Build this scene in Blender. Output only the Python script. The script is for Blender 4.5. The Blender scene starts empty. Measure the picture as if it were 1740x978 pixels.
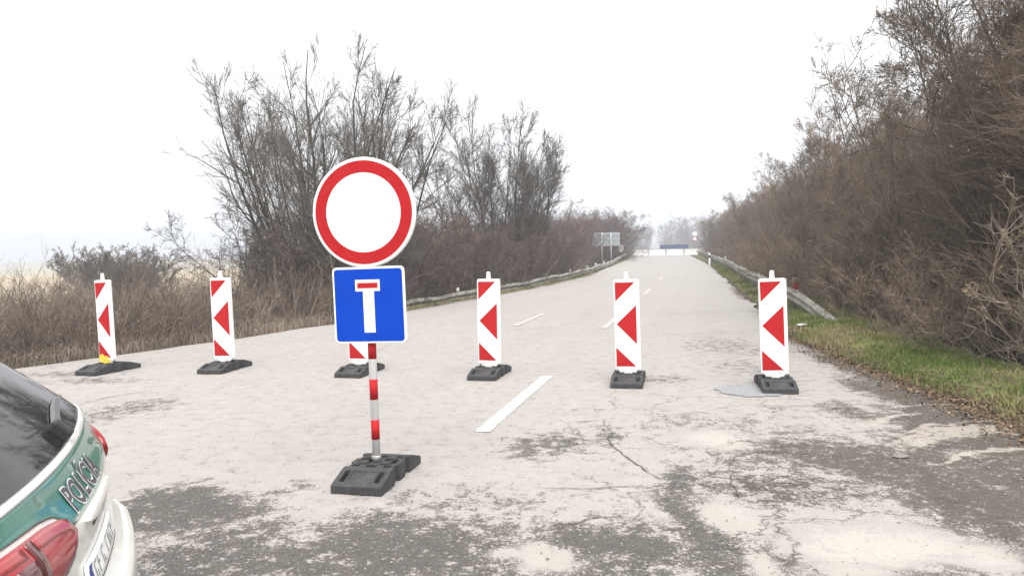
import bpy, bmesh, math, random
import numpy as np
from mathutils import Matrix, Vector
R_ = math.radians
scene = bpy.context.scene
col = scene.collection

# ------------------------------------------------------------------ camera
CAM_H = 1.57
pitch = math.atan(71 / 1300.0); roll = R_(1.2)
fw = Vector((0, math.cos(pitch), -math.sin(pitch))); rt0 = Vector((1, 0, 0)); up0 = rt0.cross(fw)
rt = rt0 * math.cos(roll) - up0 * math.sin(roll)
up = rt0 * math.sin(roll) + up0 * math.cos(roll)
cd = bpy.data.cameras.new('camera'); cam = bpy.data.objects.new('camera', cd); col.objects.link(cam)
m = Matrix((rt, up, -fw)).transposed().to_4x4(); m.translation = (0, 0, CAM_H)
cam.matrix_world = m
cd.sensor_width = 36; cd.lens = 36 * 1300 / 1740; cd.clip_start = .05; cd.clip_end = 5000
scene.camera = cam

# ------------------------------------------------------------------ sky and sun (overcast)
SUN_EL, SUN_AZ = R_(58), R_(165)
w = bpy.data.worlds.new('World'); scene.world = w; w.use_nodes = True
nt = w.node_tree; nt.nodes.clear()
sky = nt.nodes.new('ShaderNodeTexSky'); sky.sky_type = 'NISHITA'; sky.sun_disc = False
sky.sun_elevation = SUN_EL; sky.sun_rotation = SUN_AZ; sky.air_density = 1.0; sky.dust_density = 1.0; sky.ozone_density = 1.0
hs = nt.nodes.new('ShaderNodeHueSaturation'); hs.inputs['Saturation'].default_value = .10
bg = nt.nodes.new('ShaderNodeBackground'); bg.inputs['Strength'].default_value = .055
wo = nt.nodes.new('ShaderNodeOutputWorld')
cloud = nt.nodes.new('ShaderNodeMix'); cloud.data_type = 'RGBA'; cloud.inputs[0].default_value = .75   # even cloud cover over the clear sky
cloud.inputs[7].default_value = (8.2, 8.3, 8.5, 1)
nt.links.new(sky.outputs[0], hs.inputs['Color']); nt.links.new(hs.outputs[0], cloud.inputs[6]); nt.links.new(cloud.outputs[2], bg.inputs[0]); nt.links.new(bg.outputs[0], wo.inputs[0])
sd = bpy.data.lights.new('sun', 'SUN'); sd.energy = 1.5; sd.angle = R_(60); sd.color = (1, .98, .955)
sun = bpy.data.objects.new('sun', sd); col.objects.link(sun)
sv = Vector((math.sin(SUN_AZ) * math.cos(SUN_EL), math.cos(SUN_AZ) * math.cos(SUN_EL), math.sin(SUN_EL)))
sun.rotation_euler = sv.to_track_quat('Z', 'Y').to_euler(); sun.location = (0, 0, 60)
vs = scene.view_settings; vs.view_transform = 'Standard'; vs.look = 'None'; vs.gamma = 1; vs.use_curve_mapping = False
vs.exposure = 1.75
cy = scene.cycles; cy.max_bounces = 5; cy.diffuse_bounces = 2; cy.glossy_bounces = 3; cy.transparent_max_bounces = 12; cy.volume_bounces = 0
cy.use_denoising = True; cy.caustics_reflective = False; cy.caustics_refractive = False

# ------------------------------------------------------------------ helpers
def tag(o, label=None, cat=None, group=None, kind=None):
    if label: o['label'] = label
    if cat: o['category'] = cat
    if group: o['group'] = group
    if kind: o['kind'] = kind
    return o
def empty(name, loc=(0, 0, 0), rz=0, label=None, cat=None, group=None):
    o = bpy.data.objects.new(name, None); col.objects.link(o); o.location = loc; o.rotation_euler = (0, 0, rz)
    o.empty_display_size = .2
    return tag(o, label, cat, group)
def link(name, me, mat=None, parent=None, loc=None):
    o = bpy.data.objects.new(name, me); col.objects.link(o)
    if mat is not None and len(me.materials) == 0: me.materials.append(mat)
    if parent is not None: o.parent = parent
    if loc is not None: o.location = loc
    return o
def mesh(name, verts, faces, smooth=False):
    me = bpy.data.meshes.new(name); me.from_pydata([tuple(map(float, v)) for v in verts], [], [tuple(map(int, f)) for f in faces]); me.update()
    if smooth: me.polygons.foreach_set('use_smooth', [True] * len(me.polygons))
    return me
def npmesh(name, V, Fq=None, Ft=None, smooth=True):
    """V (n,3); Fq (m,4) quads; Ft (k,3) tris - fast path"""
    me = bpy.data.meshes.new(name)
    Fq = np.zeros((0, 4), int) if Fq is None else Fq; Ft = np.zeros((0, 3), int) if Ft is None else Ft
    me.vertices.add(len(V)); me.vertices.foreach_set('co', np.asarray(V, np.float32).ravel())
    loops = np.concatenate([Fq.ravel(), Ft.ravel()]).astype(np.int32)
    me.loops.add(len(loops)); me.loops.foreach_set('vertex_index', loops)
    st = np.concatenate([np.arange(len(Fq)) * 4, len(Fq) * 4 + np.arange(len(Ft)) * 3]).astype(np.int32)
    me.polygons.add(len(st)); me.polygons.foreach_set('loop_start', st)
    me.polygons.foreach_set('use_smooth', np.full(len(st), smooth))
    me.update(calc_edges=True); me.validate()
    return me
def attr(me, name, a):
    t = me.attributes.new(name, 'FLOAT', 'POINT'); t.data.foreach_set('value', np.asarray(a, np.float32))
def bx(x0, x1, y0, y1, z0, z1):
    v = [(x, y, z) for z in (z0, z1) for y in (y0, y1) for x in (x0, x1)]
    return v, [(0, 2, 3, 1), (4, 5, 7, 6), (0, 1, 5, 4), (2, 6, 7, 3), (0, 4, 6, 2), (1, 3, 7, 5)]
def join(parts):
    V, F = [], []
    for v, f in parts:
        n = len(V); V += list(v); F += [tuple(i + n for i in q) for q in f]
    return V, F
def bevel(me, wdt, seg=2, ang=30):
    bm = bmesh.new(); bm.from_mesh(me)
    ed = [e for e in bm.edges if len(e.link_faces) == 2 and e.calc_face_angle(0) > R_(ang)]
    bmesh.ops.bevel(bm, geom=ed, offset=wdt, segments=seg, profile=.5, affect='EDGES', clamp_overlap=True)
    bm.to_mesh(me); bm.free(); return me
def box(name, x0, x1, y0, y1, z0, z1, mat, parent, bev=0, seg=2):
    me = mesh(name, *bx(x0, x1, y0, y1, z0, z1))
    if bev: bevel(me, bev, seg)
    return link(name, me, mat, parent)
def extrude(poly, y0, y1):
    """poly in (x,z), extruded along y"""
    n = len(poly); V = [(x, y0, z) for x, z in poly] + [(x, y1, z) for x, z in poly]
    F = [tuple(range(n)), tuple(range(2 * n - 1, n - 1, -1))] + [(i, i + n, (i + 1) % n + n, (i + 1) % n) for i in range(n)]
    return V, F
def fixn(me):
    bm = bmesh.new(); bm.from_mesh(me); bmesh.ops.recalc_face_normals(bm, faces=bm.faces); bm.to_mesh(me); bm.free(); return me
def rrect(x0, x1, z0, z1, r, n=6):
    o = []
    for cx, cz, a0 in ((x1 - r, z1 - r, 0), (x0 + r, z1 - r, 90), (x0 + r, z0 + r, 180), (x1 - r, z0 + r, 270)):
        for i in range(n + 1):
            a = R_(a0 + 90 * i / n); o.append((cx + r * math.cos(a), cz + r * math.sin(a)))
    return o
def lathe(prof, n=24, axis='z'):
    V, F = [], []
    for i in range(n):
        a = 2 * math.pi * i / n
        for r, z in prof: V.append((r * math.cos(a), r * math.sin(a), z))
    k = len(prof)
    for i in range(n):
        for j in range(k - 1):
            F.append((i * k + j, ((i + 1) % n) * k + j, ((i + 1) % n) * k + j + 1, i * k + j + 1))
    if axis == 'y': V = [(x, z, y) for x, y, z in V]
    if axis == 'x': V = [(z, x, y) for x, y, z in V]
    return V, F

# noise in numpy (2-D value noise)
def vnoise(x, y, seed=0):
    xi = np.floor(x).astype(np.int64); yi = np.floor(y).astype(np.int64); fx = x - xi; fy = y - yi
    def hsh(a, b):
        n = (a * 374761393 + b * 668265263 + seed * 982451653) & 0xffffffff
        n = ((n ^ (n >> 13)) * 1274126177) & 0xffffffff
        return ((n ^ (n >> 16)) & 0xffff) / 65535.0
    u = fx * fx * (3 - 2 * fx); v = fy * fy * (3 - 2 * fy)
    return (hsh(xi, yi) * (1 - u) + hsh(xi + 1, yi) * u) * (1 - v) + (hsh(xi, yi + 1) * (1 - u) + hsh(xi + 1, yi + 1) * u) * v
def fbm(x, y, seed=0, o=4):
    s = 0; a = .5; t = 0
    for i in range(o):
        s = s + a * vnoise(x * 2 ** i, y * 2 ** i, seed + i * 17); t += a; a *= .55
    return s / t

# ------------------------------------------------------------------ materials
def new_mat(name):
    mt = bpy.data.materials.new(name); mt.use_nodes = True
    t = mt.node_tree; b = t.nodes['Principled BSDF']
    return mt, t, b
def N(t, typ, **kw):
    n = t.nodes.new(typ)
    for k, v in kw.items():
        if k in n.inputs: n.inputs[k].default_value = v
        else: setattr(n, k, v)
    return n
def noise(t, scale, detail=4, rough=.6, coord='Object'):
    tc = N(t, 'ShaderNodeTexCoord'); n = N(t, 'ShaderNodeTexNoise'); n.inputs['Scale'].default_value = scale
    n.inputs['Detail'].default_value = detail; n.inputs['Roughness'].default_value = rough
    t.links.new(tc.outputs[coord], n.inputs['Vector']); return n
def mixc(t, fac, a, b, blend='MIX'):
    n = t.nodes.new('ShaderNodeMix'); n.data_type = 'RGBA'; n.blend_type = blend
    for s, v in ((0, fac), (6, a), (7, b)):
        if hasattr(v, 'is_output'): t.links.new(v, n.inputs[s])
        elif s == 0: n.inputs[0].default_value = v
        else: n.inputs[s].default_value = (*v, 1) if len(v) == 3 else v
    return n.outputs[2]
def ramp(t, fac, a, b, ca=(0, 0, 0), cb=(1, 1, 1)):
    r = N(t, 'ShaderNodeValToRGB'); r.color_ramp.elements[0].position = a; r.color_ramp.elements[1].position = b
    r.color_ramp.elements[0].color = (*ca, 1); r.color_ramp.elements[1].color = (*cb, 1)
    t.links.new(fac, r.inputs[0]); return r.outputs[0]
def math_(t, op, a, b=None, clamp=False):
    n = N(t, 'ShaderNodeMath', operation=op, use_clamp=clamp)
    for i, v in enumerate((a, b)):
        if v is None: continue
        if hasattr(v, 'is_output'): t.links.new(v, n.inputs[i])
        else: n.inputs[i].default_value = v
    return n.outputs[0]
def simple(name, c, rough=.5, var=.12, scale=8, metal=0, dirt=None, bump=0, bscale=120, coat=0, spec=.5, bevelr=0, dscale=6, damt=(.55, .75)):
    mt, t, b = new_mat(name)
    n = noise(t, scale, 5, .65)
    f = ramp(t, n.outputs[0], .3, .7)
    c1 = tuple(max(0, x * (1 - var)) for x in c); c2 = tuple(min(1, x * (1 + var)) for x in c)
    cc = mixc(t, f, c1, c2)
    if dirt:
        n2 = noise(t, dscale, 6, .7); f2 = ramp(t, n2.outputs[0], damt[0], damt[1]); cc = mixc(t, f2, cc, dirt)
    t.links.new(cc, b.inputs['Base Color'])
    b.inputs['Roughness'].default_value = rough; b.inputs['Metallic'].default_value = metal
    b.inputs['Coat Weight'].default_value = coat; b.inputs['Specular IOR Level'].default_value = spec
    if bump or bevelr:
        nn = None
        if bevelr:
            be = N(t, 'ShaderNodeBevel', samples=4); be.inputs['Radius'].default_value = bevelr; nn = be.outputs[0]
        if bump:
            n3 = noise(t, bscale, 3, .6); bp = N(t, 'ShaderNodeBump'); bp.inputs['Strength'].default_value = bump; bp.inputs['Distance'].default_value = .01
            t.links.new(n3.outputs[0], bp.inputs['Height'])
            if nn: t.links.new(nn, bp.inputs['Normal'])
            nn = bp.outputs[0]
        t.links.new(nn, b.inputs['Normal'])
    return mt
def bark(name, c1, c2, rough=.95):
    mt, t, b = new_mat(name)
    n = noise(t, 3.0, 4); oi = N(t, 'ShaderNodeObjectInfo')
    f = ramp(t, n.outputs[0], .35, .68)
    cc = mixc(t, f, c1, c2)
    cc = mixc(t, math_(t, 'FRACT', math_(t, 'MULTIPLY', oi.outputs['Random'], 7.31)), cc, mixc(t, .4, cc, (.15, .14, .115)))
    h = N(t, 'ShaderNodeHueSaturation'); t.links.new(cc, h.inputs['Color'])
    v = math_(t, 'MULTIPLY_ADD', oi.outputs['Random'], .75); v.node.inputs[2].default_value = .65
    t.links.new(v, h.inputs['Value'])
    t.links.new(h.outputs[0], b.inputs['Base Color']); b.inputs['Roughness'].default_value = rough; b.inputs['Specular IOR Level'].default_value = .2
    return mt
def blades(name, cols, rough=.8):
    """colour picked per blade from the 'rnd' attribute"""
    mt, t, b = new_mat(name)
    a = N(t, 'ShaderNodeAttribute'); a.attribute_name = 'rnd'
    r = N(t, 'ShaderNodeValToRGB'); e = r.color_ramp.elements
    e[0].position = 0; e[0].color = (*cols[0], 1); e[1].position = 1; e[1].color = (*cols[-1], 1)
    for i, c in enumerate(cols[1:-1]): x = e.new((i + 1) / (len(cols) - 1)); x.color = (*c, 1)
    t.links.new(a.outputs['Fac'], r.inputs[0]); t.links.new(r.outputs[0], b.inputs['Base Color'])
    b.inputs['Roughness'].default_value = rough; b.inputs['Specular IOR Level'].default_value = .2
    return mt
M = {}
M['white'] = simple('white_reflective', (.84, .84, .83), .45, .02, 5, dirt=(.58, .55, .50), dscale=9, damt=(.60, .95))
M['red'] = simple('red_reflective', (.43, .015, .018), .5, .06, 6, dirt=(.30, .05, .045), dscale=14, damt=(.55, .95), spec=.12)
M['blue'] = simple('blue_reflective', (.001, .052, .45), .5, .08, 3, spec=.12)
M['rubber'] = simple('black_recycled_rubber', (.036, .036, .037), .7, .25, 30, dirt=(.11, .10, .09), dscale=10, damt=(.5, .95), bump=.35, bscale=140, bevelr=.006)
mt, t, b = new_mat('beacon_plastic'); tcb = N(t, 'ShaderNodeTexCoord'); sxz = N(t, 'ShaderNodeSeparateXYZ'); t.links.new(tcb.outputs['Object'], sxz.inputs[0]); oi = N(t, 'ShaderNodeObjectInfo')
off = N(t, 'ShaderNodeVectorMath', operation='ADD'); t.links.new(tcb.outputs['Object'], off.inputs[0]); cmb = N(t, 'ShaderNodeCombineXYZ'); t.links.new(math_(t, 'MULTIPLY', oi.outputs['Random'], 40), cmb.inputs[1]); t.links.new(cmb.outputs[0], off.inputs[1])
ns1 = N(t, 'ShaderNodeTexNoise'); ns1.inputs['Scale'].default_value = 26; ns1.inputs['Detail'].default_value = 7; ns1.inputs['Roughness'].default_value = .75; t.links.new(off.outputs[0], ns1.inputs['Vector'])
ns2 = N(t, 'ShaderNodeTexNoise'); ns2.inputs['Scale'].default_value = 5; ns2.inputs['Detail'].default_value = 6; t.links.new(off.outputs[0], ns2.inputs['Vector'])
lowm = math_(t, 'SUBTRACT', .62, math_(t, 'MULTIPLY', sxz.outputs['Z'], .9))
spl = ramp(t, math_(t, 'ADD', math_(t, 'MULTIPLY', lowm, .55), math_(t, 'SUBTRACT', ns1.outputs[0], .45)), .26, .48)
wht = mixc(t, ramp(t, ns2.outputs[0], .5, .8), (.84, .84, .83), (.66, .64, .60))
t.links.new(mixc(t, math_(t, 'MULTIPLY', spl, .6), wht, (.40, .36, .30)), b.inputs['Base Color']); b.inputs['Roughness'].default_value = .5; M['board'] = mt
M['galv'] = simple('galvanised_steel', (.42, .42, .41), .5, .15, 12, metal=.5, dirt=(.22, .20, .17), dscale=4)
M['galv_old'] = simple('weathered_guard_rail_steel', (.34, .33, .29), .65, .2, 9, metal=.1, dirt=(.17, .15, .12), dscale=3, damt=(.45, .75), spec=.3)
M['rail_post'] = simple('dark_rail_post_steel', (.12, .115, .10), .7, .3, 9, dirt=(.10, .06, .04))
M['plate_back'] = simple('grey_sign_back', (.30, .34, .36), .55, .1, 5)
M['yellow'] = simple('yellow_stain', (.75, .55, .06), .6, .2, 20)
M['bark_r'] = bark('bark_brown_scrub', (.10, .076, .058), (.20, .16, .122))
M['twig_r'] = bark('twigs_brown_scrub', (.125, .092, .066), (.265, .20, .148))
M['bark_l'] = bark('bark_grey_willow', (.060, .052, .046), (.125, .110, .095))
M['twig_l'] = bark('twigs_grey_willow', (.075, .066, .056), (.15, .13, .108))
M['twig_p'] = bark('twigs_purple_shrub', (.088, .058, .052), (.18, .122, .106))
M['bark_p'] = bark('stems_purple_shrub', (.06, .045, .04), (.12, .09, .078))
M['vine'] = bark('dry_orange_stems', (.16, .10, .065), (.30, .20, .13))

# ------------------------------------------------------------------ ground lines (metres, camera over the origin, y ahead)
XR = ([-30, 4, 6, 8.6, 10, 12.2, 20.3, 30, 57, 112, 200], [4.2, 4.1, 4.05, 4.2, 4.23, 4.42, 6.3, 8.5, 14.5, 25.5, 41])
XL = ([-30, 6, 10.7, 12.7, 16, 19.4, 28.1, 38.7, 87.7, 112, 200], [-18, -10.2, -6.95, -5.65, -3.85, -2.7, .65, 3.9, 13.9, 18.9, 35])
AE = ([-30, 3.46, 5, 6.4, 7.35, 9.5, 12, 13, 14], [2.0, 2.34, 3.0, 3.4, 3.6, 4.03, 4.35, 9, 900])
def xr(y): return np.interp(y, *XR)
def xl(y): return np.interp(y, *XL)
def road_z(y):
    t = np.clip((np.asarray(y, float) - 92) / 60, 0, None); return -1.6 * t * t / (1 + t * .5)
def smooth(a, b, x):
    t = np.clip((x - a) / (b - a), 0, 1); return t * t * (3 - 2 * t)
def ground_z(x, y):
    x = np.asarray(x, float); y = np.asarray(y, float)
    dr = x - xr(y); dl = xl(y) - x
    z = np.full(np.broadcast(x, y).shape, -.07)
    n = fbm(x * .7 + 31, y * .7 + 17, 5) - .5
    zr = -.03 + .10 * smooth(.25, .9, dr) - .62 * smooth(1.3, 3.6, dr) + n * .12 * smooth(.3, 1.2, dr)
    ra = smooth(17, 22, y)
    zl = -.03 - .22 * smooth(.2, 2.0, dl) * (1 - ra) - ra * (.50 * smooth(.25, .85, dl) + .5 * smooth(2, 5, dl)) + n * .12 * smooth(.4, 2, dl)
    z = np.where(dr > 0, zr, np.where(dl > 0, zl, z))
    far = smooth(120, 400, np.hypot(x, y))
    return z + road_z(np.clip(y, None, 220)) - far * 0.0

# ------------------------------------------------------------------ ground sheet
def axis(*segs):
    o = []
    for a, b, s in segs: o += list(np.arange(a, b, s))
    return np.array(o)
gx = axis((-800, -200, 60), (-200, -60, 12), (-60, -12, 1.5), (-12, 26, .25), (26, 60, 1.5), (60, 200, 12), (200, 801, 60))
gy = axis((-200, -20, 20), (-20, 4, 1), (4, 30, .3), (30, 110, .6), (110, 260, 5), (260, 901, 40))
X, Y = np.meshgrid(gx, gy); Z = ground_z(X, Y)
V = np.stack([X, Y, Z], -1).reshape(-1, 3); nx, ny = len(gx), len(gy)
I = np.arange(nx * ny).reshape(ny, nx)
Fq = np.stack([I[:-1, :-1], I[:-1, 1:], I[1:, 1:], I[1:, :-1]], -1).reshape(-1, 4)
gm = npmesh('ground', V, Fq)
dr = (X - xr(Y)).ravel(); dl = (xl(Y) - X).ravel()
grass = np.where(dr > 0, smooth(.15, .7, dr) * (1 - smooth(1.5, 2.6, dr)), np.where(dl > 0, smooth(.15, .6, dl) * (1 - smooth(1.4, 2.4, dl)) * smooth(17.5, 20, Y.ravel()), 0))
attr(gm, 'grass', np.clip(grass + 0 * dr, 0, 1)); attr(gm, 'field', smooth(14, 26, dl))
mt, t, b = new_mat('soil_grass_field')
a1 = N(t, 'ShaderNodeAttribute'); a1.attribute_name = 'grass'; a2 = N(t, 'ShaderNodeAttribute'); a2.attribute_name = 'field'
n1 = noise(t, 1.2, 6, .7); n2 = noise(t, 18, 6, .7); n3 = noise(t, .5, 4, .6)
soil = mixc(t, ramp(t, n2.outputs[0], .35, .65), (.050, .038, .028), (.13, .098, .070))
gr = mixc(t, ramp(t, n1.outputs[0], .35, .65), (.12, .165, .04), (.24, .22, .095))
fld = mixc(t, ramp(t, n3.outputs[0], .35, .65), (.34, .28, .19), (.44, .37, .26))
c = mixc(t, a1.outputs['Fac'], soil, gr); c = mixc(t, a2.outputs['Fac'], c, fld)
t.links.new(c, b.inputs['Base Color']); b.inputs['Roughness'].default_value = .95; b.inputs['Specular IOR Level'].default_value = .15
bp = N(t, 'ShaderNodeBump'); bp.inputs['Strength'].default_value = .8; bp.inputs['Distance'].default_value = .03; t.links.new(n2.outputs[0], bp.inputs['Height']); t.links.new(bp.outputs[0], b.inputs['Normal'])
tag(link('ground', gm, mt), kind='structure')

# ------------------------------------------------------------------ road
DARK = [(-2.09, 4.62, .53, .46, 1), (-.49, 3.94, .58, .5, 1), (.4, 3.93, .45, .38, 1), (1.03, 4.1, .3, .85, .9), (.21, 6.03, .35, .40, .62), (.8, 6.24, .16, .40, .6), (1.74, 8.72, .3, .34, .45), (-3.88, 7.83, .36, .43, .5), (-4.01, 7.43, .23, .44, .5), (-1.58, 4.96, .17, .12, .6), (-1.63, 3.92, .45, .48, .8), (1.1, 4.99, .19, .32, .8), (-1.12, 3.75, .46, .29, .85), (-.8, 3.3, 2.5, .5, .8), (1.2, 3.2, 1.5, .5, .8), (-.3, 4.7, .6, .3, .35), (1.5, 4.9, .5, .5, .45), (-5.2, 9.5, .7, .25, .5), (-6.0, 10.2, .8, .3, .5), (3.0, 9.4, .5, .8, .35), (3.3, 11.4, .6, 1.2, .35), (1.7, 6.6, .7, .4, .3)]
MUD = [(2.22, 5.64, .82, .6, .75), (2.62, 5.22, .64, .75, .9), (2.74, 4.48, .59, .95, .9), (3.59, 6.37, .44, .83, 1), (3.08, 6.87, .26, .48, .7), (1.83, 4.76, .44, .4, .6), (3.5, 5.0, .8, 1.5, .9), (3.85, 7.6, .3, 1.2, 1), (4.1, 9.4, .22, 1.6, .9)]
PALE = [(1.64, 5.94, .28, .32, 1), (1.2, 4.23, .17, .38, 1), (1.15, 3.7, .09, .35, .9), (.15, 3.83, .16, .21, 1), (1.82, 3.85, .44, .28, .9), (3.26, 5.48, .13, .12, .6), (.84, 4.44, .09, .3, .8), (-.03, 3.84, .15, .09, .7), (1.55, 3.5, .3, .2, .8), (2.3, 3.75, .3, .2, .7)]
def blobs(L, x, y, warp=.25):
    wx = x + (fbm(x * 2.2, y * 2.2, 3) - .5) * warp * 2; wy = y + (fbm(x * 2.2 + 9, y * 2.2, 8) - .5) * warp * 2.4
    o = np.zeros_like(x)
    for cx, cy_, rx, ry, a in L:
        d = np.sqrt(((wx - cx) / rx) ** 2 + ((wy - cy_) / ry) ** 2)
        o = np.maximum(o, a * (1 - smooth(.25, 1.6, d)))
    return o
def road_attrs(x, y):
    dark = blobs(DARK, x, y); pale = blobs(PALE, x, y, .12)
    ae = np.interp(y, *AE) + (fbm(x * 3, y * 3, 41) - .5) * .35
    mud = np.maximum(blobs(MUD, x, y), smooth(-.05, .25, x - ae))
    # pale gravelly wheel streaks curving off to the right
    v = (y + (x - 3) ** 2 * .22 - x * .42 + (fbm(x * 1.1, y * 1.1, 77) - .5) * .8) * 4.2
    st = 1.25 * smooth(.52, .66, fbm(v, x * .6 + 3, 61, 4)) * smooth(2.6, 3.2, x) * (1 - smooth(7.6, 8.4, y))
    # long faint wear along the wheel paths
    u = (x - xl(y)) / (xr(y) - xl(y))
    lane = np.clip(fbm(u * 26, y * .05, 90, 3) - .5, -.5, .5)
    edge = (1 - smooth(.0, .55, x - xl(y))) * smooth(15, 20, y) + (1 - smooth(0, .45, xr(y) - x)) * smooth(9, 13, y)
    mud = np.maximum(mud, (1 - .75 * smooth(25, 50, y)) * edge * fbm(x * 1.3, y * .4, 33) * 1.3 * (fbm(x * .5, y * .18, 12) > .45))
    return np.clip(dark, 0, 1), np.clip(pale, 0, 1), np.clip(mud, 0, 1), np.clip(st, 0, 1), lane
def patch_grid(xs_rows, ys):
    Xn = np.array(xs_rows); Yn = np.repeat(ys[:, None], Xn.shape[1], 1); return Xn, Yn
ys1 = [2.0]
while ys1[-1] < 12.2: ys1.append(ys1[-1] * 1.0042)
ys1 = np.array(ys1); ysb = ys1[-1]
xs_f = np.arange(-4.6, 3.61, .021)
rows = []
for y in ys1:
    L = np.linspace(xl(y), xs_f[0], 26)[:-1]; Rr = np.linspace(xs_f[-1], xr(y) + .02 * math.sin(y * 9), 28)[1:]
    rows.append(np.concatenate([L, xs_f, Rr]))
X1, Y1 = patch_grid(rows, ys1)
ys0 = np.linspace(-25, 2.0, 28); X0 = np.array([np.interp(np.linspace(0, 1, 41), [0, 1], [xl(y), xr(y)]) for y in ys0]); Y0 = np.repeat(ys0[:, None], 41, 1)
ys2 = [ysb]
while ys2[-1] < 175: ys2.append(ys2[-1] * 1.009)
ys2 = np.array(ys2); tt = np.linspace(0, 1, 140)
jag = lambda y, s: (fbm(np.asarray(y) * 1.1, np.asarray(y) * 0 + s, s) - .5) * .35
X2 = np.array([xl(y) + jag(y, 3) * (y > 12.5) + (xr(y) + jag(y, 7) * (y > 12.5) - xl(y) - jag(y, 3) * (y > 12.5)) * tt for y in ys2]); Y2 = np.repeat(ys2[:, None], 140, 1)
VV, FF, off = [], [], 0
for Xn, Yn in ((X0, Y0), (X1, Y1), (X2, Y2)):
    I = np.arange(Xn.size).reshape(Xn.shape) + off; off += Xn.size
    FF.append(np.stack([I[:-1, :-1], I[:-1, 1:], I[1:, 1:], I[1:, :-1]], -1).reshape(-1, 4))
    VV.append(np.stack([Xn, Yn, road_z(Yn)], -1).reshape(-1, 3))
V = np.concatenate(VV); Fq = np.concatenate(FF)
dk, pl, md, stq, lane = road_attrs(V[:, 0], V[:, 1])
V[:, 2] += (fbm(V[:, 0] * 9, V[:, 1] * 9, 21) - .5) * .006 - dk * .006 + pl * .003 - md * .006
rm = npmesh('road', V, Fq)
for k, a in (('dark', dk), ('pale', pl), ('mud', md), ('streak', stq), ('lane', lane + .5), ('crackzone', smooth(-.6, .7, V[:, 0]) * (1 - smooth(7.5, 9.5, V[:, 1])) * .62)): attr(rm, k, a)
mt, t, b = new_mat('worn_asphalt')
A = {}
for k in ('dark', 'pale', 'mud', 'streak', 'lane', 'crackzone'):
    A[k] = N(t, 'ShaderNodeAttribute'); A[k].attribute_name = k
tc = N(t, 'ShaderNodeTexCoord')
def wn(scale, det=5, rg=.7, strx=1.0):
    mp = N(t, 'ShaderNodeMapping'); mp.inputs['Scale'].default_value = (strx, 1, 1)
    t.links.new(tc.outputs['Object'], mp.inputs[0])
    n = N(t, 'ShaderNodeTexNoise'); n.inputs['Scale'].default_value = scale; n.inputs['Detail'].default_value = det; n.inputs['Roughness'].default_value = rg
    t.links.new(mp.outputs[0], n.inputs['Vector']); return n.outputs[0]
nA, nB, nC, nD, nE = wn(160, 3, .8), wn(14, 8, .75), wn(.9, 5, .6), wn(42, 6, .8), wn(4.2, 6, .72)
base = mixc(t, ramp(t, nC, .3, .7), (.395, .366, .344), (.455, .424, .400))
base = mixc(t, ramp(t, A['lane'].outputs['Fac'], .25, .75), base, (.445, .414, .388))
mot = ramp(t, math_(t, 'ADD', math_(t, 'MULTIPLY', nE, .6), math_(t, 'MULTIPLY', nB, .4)), .42, .62)
base = mixc(t, mot, mixc(t, .26, base, (.24, .215, .195)), base)
base = mixc(t, ramp(t, nA, .38, .62), mixc(t, .45, base, (.14, .13, .12)), base)
sp = ramp(t, nB, .60, .74); base = mixc(t, math_(t, 'MULTIPLY', sp, .5), base, (.20, .18, .165))
# dark worn bitumen with a ragged, speckled edge
def rag(at, n_a, n_b, lo, hi, amp=2.0):   # attribute edge broken up by two noises
    s = math_(t, 'MULTIPLY', at, 1.0)
    k = math_(t, 'ADD', math_(t, 'MULTIPLY', n_a, .75), math_(t, 'MULTIPLY', n_b, .55))   # mean ~.65
    s2 = math_(t, 'ADD', math_(t, 'MULTIPLY', s, .62), math_(t, 'MULTIPLY', math_(t, 'SUBTRACT', k, .65), amp))
    return ramp(t, s2, lo, hi)
nF = wn(7.5, 9, .78)
dm = rag(A['dark'].outputs['Fac'], nF, nD, .20, .36, 3.4)
darkc = mixc(t, ramp(t, nA, .40, .64), (.032, .028, .025), mixc(t, ramp(t, nD, .40, .62), (.070, .061, .054), (.185, .164, .147)))
base = mixc(t, math_(t, 'MULTIPLY', dm, .9), base, darkc)
mm = rag(A['mud'].outputs['Fac'], nF, nD, .20, .40, 2.8)
mudc = mixc(t, ramp(t, nA, .38, .66), (.038, .030, .023), mixc(t, ramp(t, nD, .38, .64), (.066, .052, .041), (.17, .138, .112)))
base = mixc(t, math_(t, 'MULTIPLY', mm, .9), base, mudc)
pm = rag(A['pale'].outputs['Fac'], nF, nD, .29, .42, 3.2)
base = mixc(t, math_(t, 'MULTIPLY', pm, .8), base, mixc(t, ramp(t, nA, .3, .7), (.40, .372, .335), (.46, .43, .39)))
sm = rag(A['streak'].outputs['Fac'], nB, nD, .30, .50, 2.4)
base = mixc(t, math_(t, 'MULTIPLY', sm, .7), base, (.42, .38, .33))
vo = N(t, 'ShaderNodeTexVoronoi', feature='DISTANCE_TO_EDGE'); vo.inputs['Scale'].default_value = 1.15
dn = N(t, 'ShaderNodeTexNoise'); dn.inputs['Scale'].default_value = 2.6; dn.inputs['Detail'].default_value = 6; dn.inputs['Roughness'].default_value = .65; t.links.new(tc.outputs['Object'], dn.inputs['Vector'])
vm = N(t, 'ShaderNodeVectorMath', operation='MULTIPLY_ADD'); vm.inputs[1].default_value = (.7, .7, 0); t.links.new(dn.outputs['Color'], vm.inputs[0]); t.links.new(tc.outputs['Object'], vm.inputs[2]); t.links.new(vm.outputs[0], vo.inputs['Vector'])
crk = ramp(t, vo.outputs['Distance'], .004, .011, (1, 1, 1), (0, 0, 0))
zone = math_(t, 'MULTIPLY', ramp(t, math_(t, 'ADD', A['crackzone'].outputs['Fac'], math_(t, 'SUBTRACT', nE, .5)), .42, .6), .75)
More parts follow.
